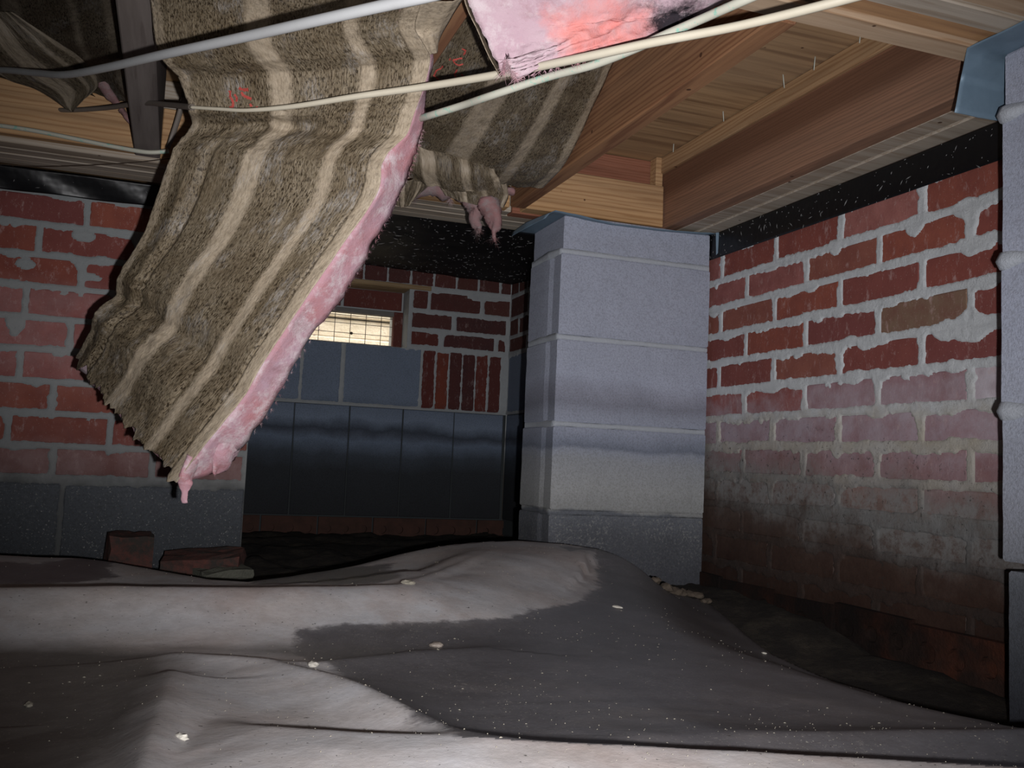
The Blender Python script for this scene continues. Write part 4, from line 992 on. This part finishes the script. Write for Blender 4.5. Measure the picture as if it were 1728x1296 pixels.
# ---------------------------------------------------------------- cables
def cable(pts, r, mat, label, flat=.7):
    me = tube('electrical_cable', [at_d(*p) for p in pts], r, 12, 8, flat); o = link('electrical_cable', me, mat); tag(o, label, 'cable'); return o
cable([(-80, 118, 1.75), (0, 118, 1.55), (60, 123, 1.42), (110, 126, 1.30), (180, 114, 1.16), (280, 91, 1.02), (400, 65, .92), (520, 38, .84), (640, 11, .78), (760, -16, .73), (900, -60, .7)], .0050, M['cab_white'], 'thick white cable sweeping across the top of the large batt', 1)
cable([(30, 140, 2.02), (45, 155, 1.98), (60, 170, 1.95), (85, 182, 1.92), (115, 186, 1.88), (180, 182, 1.80), (240, 174, 1.66), (285, 177, 1.50), (325, 181, 1.355)], .0045, M['cab_grey'], 'grey dusty cable crossing the weathered joist at the left', 1)
cable([(322, 181, 1.350), (370, 184, 1.325), (420, 186, 1.30), (500, 179, 1.27), (600, 163, 1.24), (720, 146, 1.21), (850, 124, 1.15), (980, 98, 1.08), (1100, 72, 1.03), (1250, 43, .98), (1430, -2, .92), (1600, -50, .88)], [.0025, .0028, .003, .0038, .0045, .0052, .0055, .0055, .0055, .0052, .0052, .0052], M['cab_cream'], 'cream cable pressed under the large batt and running to the near girder', .9)
cable([(690, 206, 1.42), (722, 196, 1.30), (780, 178, 1.25), (830, 161, 1.20), (925, 130, 1.16), (1000, 110, 1.12), (1070, 83, 1.08), (1120, 60, 1.05), (1180, 34, 1.02), (1262, -2, .97), (1400, -60, .92)], .0053, M['cab_green'], 'cream cable with green verdigris, the lower of the two crossing under the pink batt', .9)
cable([(-60, 205, 1.85), (0, 212, 1.85), (60, 221, 1.85), (130, 235, 1.85), (200, 249, 1.85), (250, 257, 1.85), (285, 255, 1.86)], .0048, M['cab_green'], 'pale greenish cable along the face of the cross girder at the left', .9)
cable([(283, 250, 1.88), (290, 232, 1.88), (299, 205, 1.87), (306, 180, 1.86), (311, 158, 1.86), (312, 130, 1.9)], .0055, M['cab_grey'], 'short grey cable bending up behind the left edge of the large batt')
cable([(-20, 275, 1.93), (60, 281, 1.93), (150, 279, 1.93), (230, 274, 1.93), (290, 267, 1.93)], .0012, M['wire'], 'thin dark wire hanging under the girder at the left')

# ---------------------------------------------------------------- ground sheet (height field with folds)
def seg_info(X, Y, pts):
    """nearest point on the polyline: distance, height there, side (+ = away from the camera)"""
    best = np.full(X.shape, 1e9); H = np.zeros(X.shape); side = np.zeros(X.shape)
    for (p, q) in zip(pts[:-1], pts[1:]):
        dx, dy = q[0]-p[0], q[1]-p[1]; t = np.clip(((X-p[0])*dx+(Y-p[1])*dy)/(dx*dx+dy*dy), 0, 1)
        cx, cy = p[0]+t*dx, p[1]+t*dy; d = np.hypot(X-cx, Y-cy); k = d < best
        best = np.where(k, d, best); H = np.where(k, p[2]+t*(q[2]-p[2]), H); side = np.where(k, np.sign(X*cx+Y*cy-(cx*cx+cy*cy)), side)
    return best, H, side
def crest(l): return [tuple(at_z(u, v, z)) for (u, v, z) in l]
R1 = crest([(-500, 985, -.172), (0, 990, -.172), (200, 988, -.172), (400, 990, -.172), (600, 988, -.172), (680, 985, -.170), (740, 963, -.166), (800, 940, -.160), (850, 922, -.156), (890, 914, -.154)])
R1b = crest([(890, 914, -.154), (950, 917, -.158), (1010, 926, -.166), (1060, 942, -.180), (1110, 966, -.200), (1160, 992, -.222), (1200, 1012, -.245)])
RF = crest([(-300, 930, -.188), (0, 936, -.188), (130, 941, -.190), (250, 962, -.196), (330, 978, -.2), (430, 985, -.204), (560, 966, -.2), (700, 949, -.196), (800, 937, -.190), (860, 918, -.180)])
R3 = crest([(150, 1215, -.212), (330, 1222, -.195), (450, 1225, -.185), (620, 1233, -.178), (800, 1243, -.175), (1100, 1258, -.175), (1400, 1274, -.175), (1728, 1292, -.175), (2000, 1308, -.175)])
R2 = crest([(290, 1130, -.196), (275, 1180, -.186), (255, 1240, -.180), (235, 1300, -.178), (220, 1400, -.178)])
R2b = crest([(300, 1100, -.205), (450, 1110, -.200), (560, 1135, -.196), (640, 1165, -.192), (720, 1205, -.188), (790, 1242, -.182)])
RD = crest([(1050, 1140, -.230), (1120, 1128, -.224), (1180, 1120, -.226), (1300, 1118, -.235)])
RE = crest([(840, 1090, -.222), (960, 1130, -.218), (1080, 1175, -.216), (1180, 1235, -.21)])
RG = crest([(1100, 1238, -.205), (1400, 1234, -.2), (1728, 1230, -.2), (2000, 1226, -.2)])
def sheet_h(X, Y):
    z = -.218 - .03*np.clip((Y-1.35)/.9, 0, 1)
    # slope away to the right, where the sheet ends in the mud
    def ridge(z, pts, wn, wf, sharp=1.0, drop=None):
        d, H, s = seg_info(X, Y, pts); w = np.where(s > 0, wf, wn)
        f = np.exp(-(d/w)**(2*sharp)); return np.maximum(z, z*(1-f)+H*f)
    z = ridge(z, RF, .20, .09)
    z = ridge(z, R1, .10, .05, .85)
    z = ridge(z, crest([(740, 963, -.17), (800, 940, -.162), (890, 914, -.156)]), .20, .08)
    z = ridge(z, R1b, .26, .07)
    z = ridge(z, R2, .07, .05, .62); z = ridge(z, R2b, .07, .045, .6); z = ridge(z, RD, .07, .025, .6); z = ridge(z, RE, .12, .05, .6); z = ridge(z, RG, .06, .05, .7)
    z = ridge(z, crest([(560, 1112, -.205), (700, 1096, -.205), (820, 1090, -.21)]), .06, .03, .6)
    z = ridge(z, R3, .30, .04)
    # edge along the right: line through these ground points, falls into the soil beyond it
    E = [tuple(at_z(u, v, zz)) for (u, v, zz) in [(1170, 985, -.25), (1200, 1012, -.262), (1250, 1060, -.268), (1300, 1100, -.27), (1400, 1143, -.27), (1560, 1190, -.268), (1700, 1222, -.262), (1900, 1262, -.258)]]
    ys = np.array([p[1] for p in E])[::-1]; xs = np.array([p[0] for p in E])[::-1]
    xe = np.interp(Y, ys, xs); k = np.clip((X-(xe-.22))/.22, 0, 1); k = k*k*(3-2*k)
    z = z*(1-k)+(-.272)*k; z = z - .7*np.clip(X-xe, 0, .2)
    far = np.clip((Y-2.0)/.2, 0, 1)
    dF, _, sF = seg_info(X, Y, RF); z = z - np.where((sF > 0) & (X < .78), np.clip(dF-.12, 0, .3)*.45, 0)
    z = z - .12*far
    return z + .0018*fbm(X*7, Y*7, 61, 2) - .0035*np.abs(fbm(X*4.3+Y*2, Y*4.3-X, 67, 2)) - .0012*np.abs(fbm(X*15, Y*15+X*6, 68, 2))
ns, ny = 420, 360
Yg = .22*(2.9/.22)**np.linspace(0, 1, ny); Sg = np.linspace(-.75, 1.85, ns)
YY, SS = np.meshgrid(Yg, Sg, indexing='ij'); XX = SS*YY
XX = np.clip(XX, -1.6, XR-.01)
ZZ = sheet_h(XX, YY)
def on_sheet(u, v):
    d = ray(u, v); t = np.arange(.3, 3.2, .003); x, y, z = d.x*t, d.y*t, d.z*t
    g = z-sheet_h(x, y); k = int(np.argmax(g < 0)) if (g < 0).any() and (g[:400] < 0).any() else int(np.argmin(np.abs(g[:600]))); return (float(x[k]), float(y[k]))
def in_poly(X, Y, P):
    r = np.zeros(X.shape, bool); n = len(P)
    for i in range(n):
        x1, y1 = P[i]; x2, y2 = P[(i+1) % n]
        c = ((y1 > Y) != (y2 > Y)) & (X < (x2-x1)*(Y-y1)/((y2-y1) if abs(y2-y1) > 1e-9 else 1e-9)+x1); r ^= c
    return r
def sdist(X, Y, P, w):
    d, _, _ = seg_info(X, Y, [(a, b, 0) for a, b in P+[P[0]]]); ins = in_poly(X, Y, P); return np.clip(.5+np.where(ins, d, -d)/w, 0, 1)
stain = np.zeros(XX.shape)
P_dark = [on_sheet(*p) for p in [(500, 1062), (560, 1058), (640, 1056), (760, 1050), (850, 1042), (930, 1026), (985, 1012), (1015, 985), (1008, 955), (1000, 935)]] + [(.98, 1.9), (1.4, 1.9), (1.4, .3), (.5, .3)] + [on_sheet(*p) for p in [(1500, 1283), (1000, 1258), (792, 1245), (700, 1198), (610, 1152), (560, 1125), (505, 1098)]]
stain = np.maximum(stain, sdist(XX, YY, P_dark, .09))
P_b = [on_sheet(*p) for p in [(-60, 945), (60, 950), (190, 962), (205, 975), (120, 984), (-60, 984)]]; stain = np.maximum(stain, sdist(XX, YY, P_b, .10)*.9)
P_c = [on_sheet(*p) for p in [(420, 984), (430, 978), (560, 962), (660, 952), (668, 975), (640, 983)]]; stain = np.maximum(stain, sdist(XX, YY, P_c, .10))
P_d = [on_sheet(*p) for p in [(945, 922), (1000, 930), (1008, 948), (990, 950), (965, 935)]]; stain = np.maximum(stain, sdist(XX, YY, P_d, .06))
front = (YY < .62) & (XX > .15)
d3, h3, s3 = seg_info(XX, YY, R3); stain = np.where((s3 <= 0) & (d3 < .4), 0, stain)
dirt = np.zeros(XX.shape)
P_m = [on_sheet(*p) for p in [(-60, 1094), (120, 1092), (270, 1100), (300, 1125), (262, 1180), (222, 1250), (205, 1290)]] + [(.0, .3), (-.6, .3)]
dirt = np.maximum(dirt, sdist(XX, YY, P_m, .12))
P_n = [on_sheet(*p) for p in [(420, 1200), (520, 1165), (700, 1240), (600, 1232), (460, 1222)]]; dirt = np.maximum(dirt, sdist(XX, YY, P_n, .12)*.6)
P_o = [on_sheet(*p) for p in [(200, 1090), (520, 1088), (590, 1120), (520, 1112), (300, 1098)]]; dirt = np.maximum(dirt, sdist(XX, YY, P_o, .08)*.7)
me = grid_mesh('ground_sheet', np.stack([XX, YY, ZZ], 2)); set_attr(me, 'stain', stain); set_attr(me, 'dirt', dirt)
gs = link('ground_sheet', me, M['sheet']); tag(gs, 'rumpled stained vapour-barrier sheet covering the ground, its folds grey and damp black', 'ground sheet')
# crumbs on the sheet
def scatter(n, seed, smin, smax, mat, name, region=None):
    rg = np.random.default_rng(seed); vs = []; fs = []; c = 0
    while c < n:
        y = .33*(2.0/.33)**rg.uniform(0, 1); x = y*rg.uniform(-.25, 1.1)
        if x > 1.2 or x < -.9: continue
        if vn(np.array([x*6]), np.array([y*6]), seed)[0] < rg.uniform(-1.1, .5): continue
        z = float(sheet_h(np.array([x]), np.array([y]))[0]);
        if z < -.27: continue
        s_ = rg.uniform(smin, smax)*(.45+.6*y); k = len(vs); a = rg.uniform(0, 6.3); L_ = s_*rg.choice([1, 1, 1, 2.2])
        ex = np.array((math.cos(a), math.sin(a), 0)); ey = np.array((-math.sin(a), math.cos(a), 0)); p = np.array((x, y, z+.0004))
        vs += [p-ex*L_, p-ey*s_, p+ex*L_, p+ey*s_, p+np.array((0, 0, s_*1.1))]; fs += [(k, k+1, k+4), (k+1, k+2, k+4), (k+2, k+3, k+4), (k+3, k, k+4)]; c += 1
    o = link(name, mesh(name, vs, fs), M[mat]); o['kind'] = 'stuff'; return o
o = scatter(1700, 5, .0003, .0008, 'crumb', 'crumbs'); tag(o, 'pale crumbs of fallen debris sprinkled over the ground sheet', 'debris')
def lump_at(u, v, size, mat, name, label, cat, shape=(1, 1, .35), seed=1):
    x, y = on_sheet(u, v); z = float(sheet_h(np.array([x]), np.array([y]))[0])
    size *= .72 if name != 'mud_clod' else 1
    bm = bmesh.new(); bmesh.ops.create_icosphere(bm, subdivisions=2, radius=1)
    for vv in bm.verts:
        q = 1+.35*float(vn(np.array([vv.co.x*2+seed]), np.array([vv.co.y*2+vv.co.z]), seed)[0]); vv.co = Vector((vv.co.x*q*size*shape[0], vv.co.y*q*size*shape[1], vv.co.z*size*shape[2]*q))
    me = bpy.data.meshes.new(name); bm.to_mesh(me); bm.free(); o = link(name, me, M[mat]); o.location = (x, y, z+size*shape[2]*.5); o.rotation_euler[2] = seed; tag(o, label, cat); return o
lump_at(1042, 1026, .011, 'leaf', 'paper_scrap', 'white torn scrap lying on the dark part of the sheet before the pier', 'scrap', (1.5, .45, .25), 2)
lump_at(528, 1125, .008, 'leaf', 'dry_leaf', 'curled tan leaf at the edge of the big dark stain', 'leaf', (1.3, .8, .5), 1)
lump_at(735, 1092, .009, 'cab_grey', 'mud_clod', 'small grey clod on the dark sheet near the middle', 'debris', (1, .8, .4), 3)
lump_at(1289, 1103, .006, 'leaf', 'paper_scrap', 'small pale scrap by the right edge of the sheet', 'scrap', (1, .8, .4), 5)
lump_at(690, 985, .010, 'crumb', 'plaster_crumb', 'whitish crumb on the crest of the long fold', 'debris', (1.4, .8, .5), 6)
lump_at(307, 1248, .006, 'leaf', 'plaster_crumb', 'whitish crumb on the light fold at the lower left', 'debris', (.8, 1.3, .5), 7)
lump_at(48, 1193, .006, 'crumb', 'plaster_crumb', 'pale crumb on the dusty sheet at the left', 'debris', (1.2, .8, .5), 8)
# clods along the right rim of the sheet
for i, (u, v, s_) in enumerate([(1108, 964, .012), (1125, 968, .014), (1140, 975, .016), (1152, 984, .014), (1165, 993, .014), (1178, 1004, .012), (1192, 1012, .010)]):
    o = lump_at(u, v, s_, 'loose', 'mud_clod', ['topmost', 'second', 'third', 'fourth', 'fifth', 'sixth', 'lowest'][i]+' of the seven brown clods on the rim of the sheet by the pier foot', 'clod', (1.3, .9, .6), 10+i); o['group'] = 'mud clods on the rim of the sheet'
    o.data.materials[0] = M['clod']

# ---------------------------------------------------------------- loose masonry at the left wall
def loose(name, c, dims, rot, mat, label, cat='brick'):
    bm = bmesh.new(); bmesh.ops.create_cube(bm, size=1); bmesh.ops.subdivide_edges(bm, edges=bm.edges[:], cuts=3, use_grid_fill=True)
    for v in bm.verts:
        v.co = Vector((v.co.x*dims[0], v.co.y*dims[1], v.co.z*dims[2])); q = .004
        v.co += Vector((random.uniform(-q, q), random.uniform(-q, q), random.uniform(-q, q)))
    me = bpy.data.meshes.new(name); bm.to_mesh(me); bm.free(); o = link(name, me, mat); o.location = c; o.rotation_euler = rot; tag(o, label, cat); return o
p = at_y(218, 930, 2.17); loose('loose_brick', (p.x, 2.16, -.235), (.085, .10, .11), (0, 0, .15), M['loose'], 'dark brick half standing on end against the left wall')
p = at_y(345, 935, 2.13); loose('loose_brick', (p.x-.0, 2.13, -.245), (.16, .09, .06), (.15, -.05, -.2), M['loose'], 'sooty brick lying aslant at the foot of the left wall')
p = at_y(378, 950, 2.08); loose('block_fragment', (p.x, 2.07, -.262), (.10, .07, .045), (.1, -.1, .3), M['concrete_dirty'], 'gritty block fragment at the outer corner of the left wall', 'rubble')
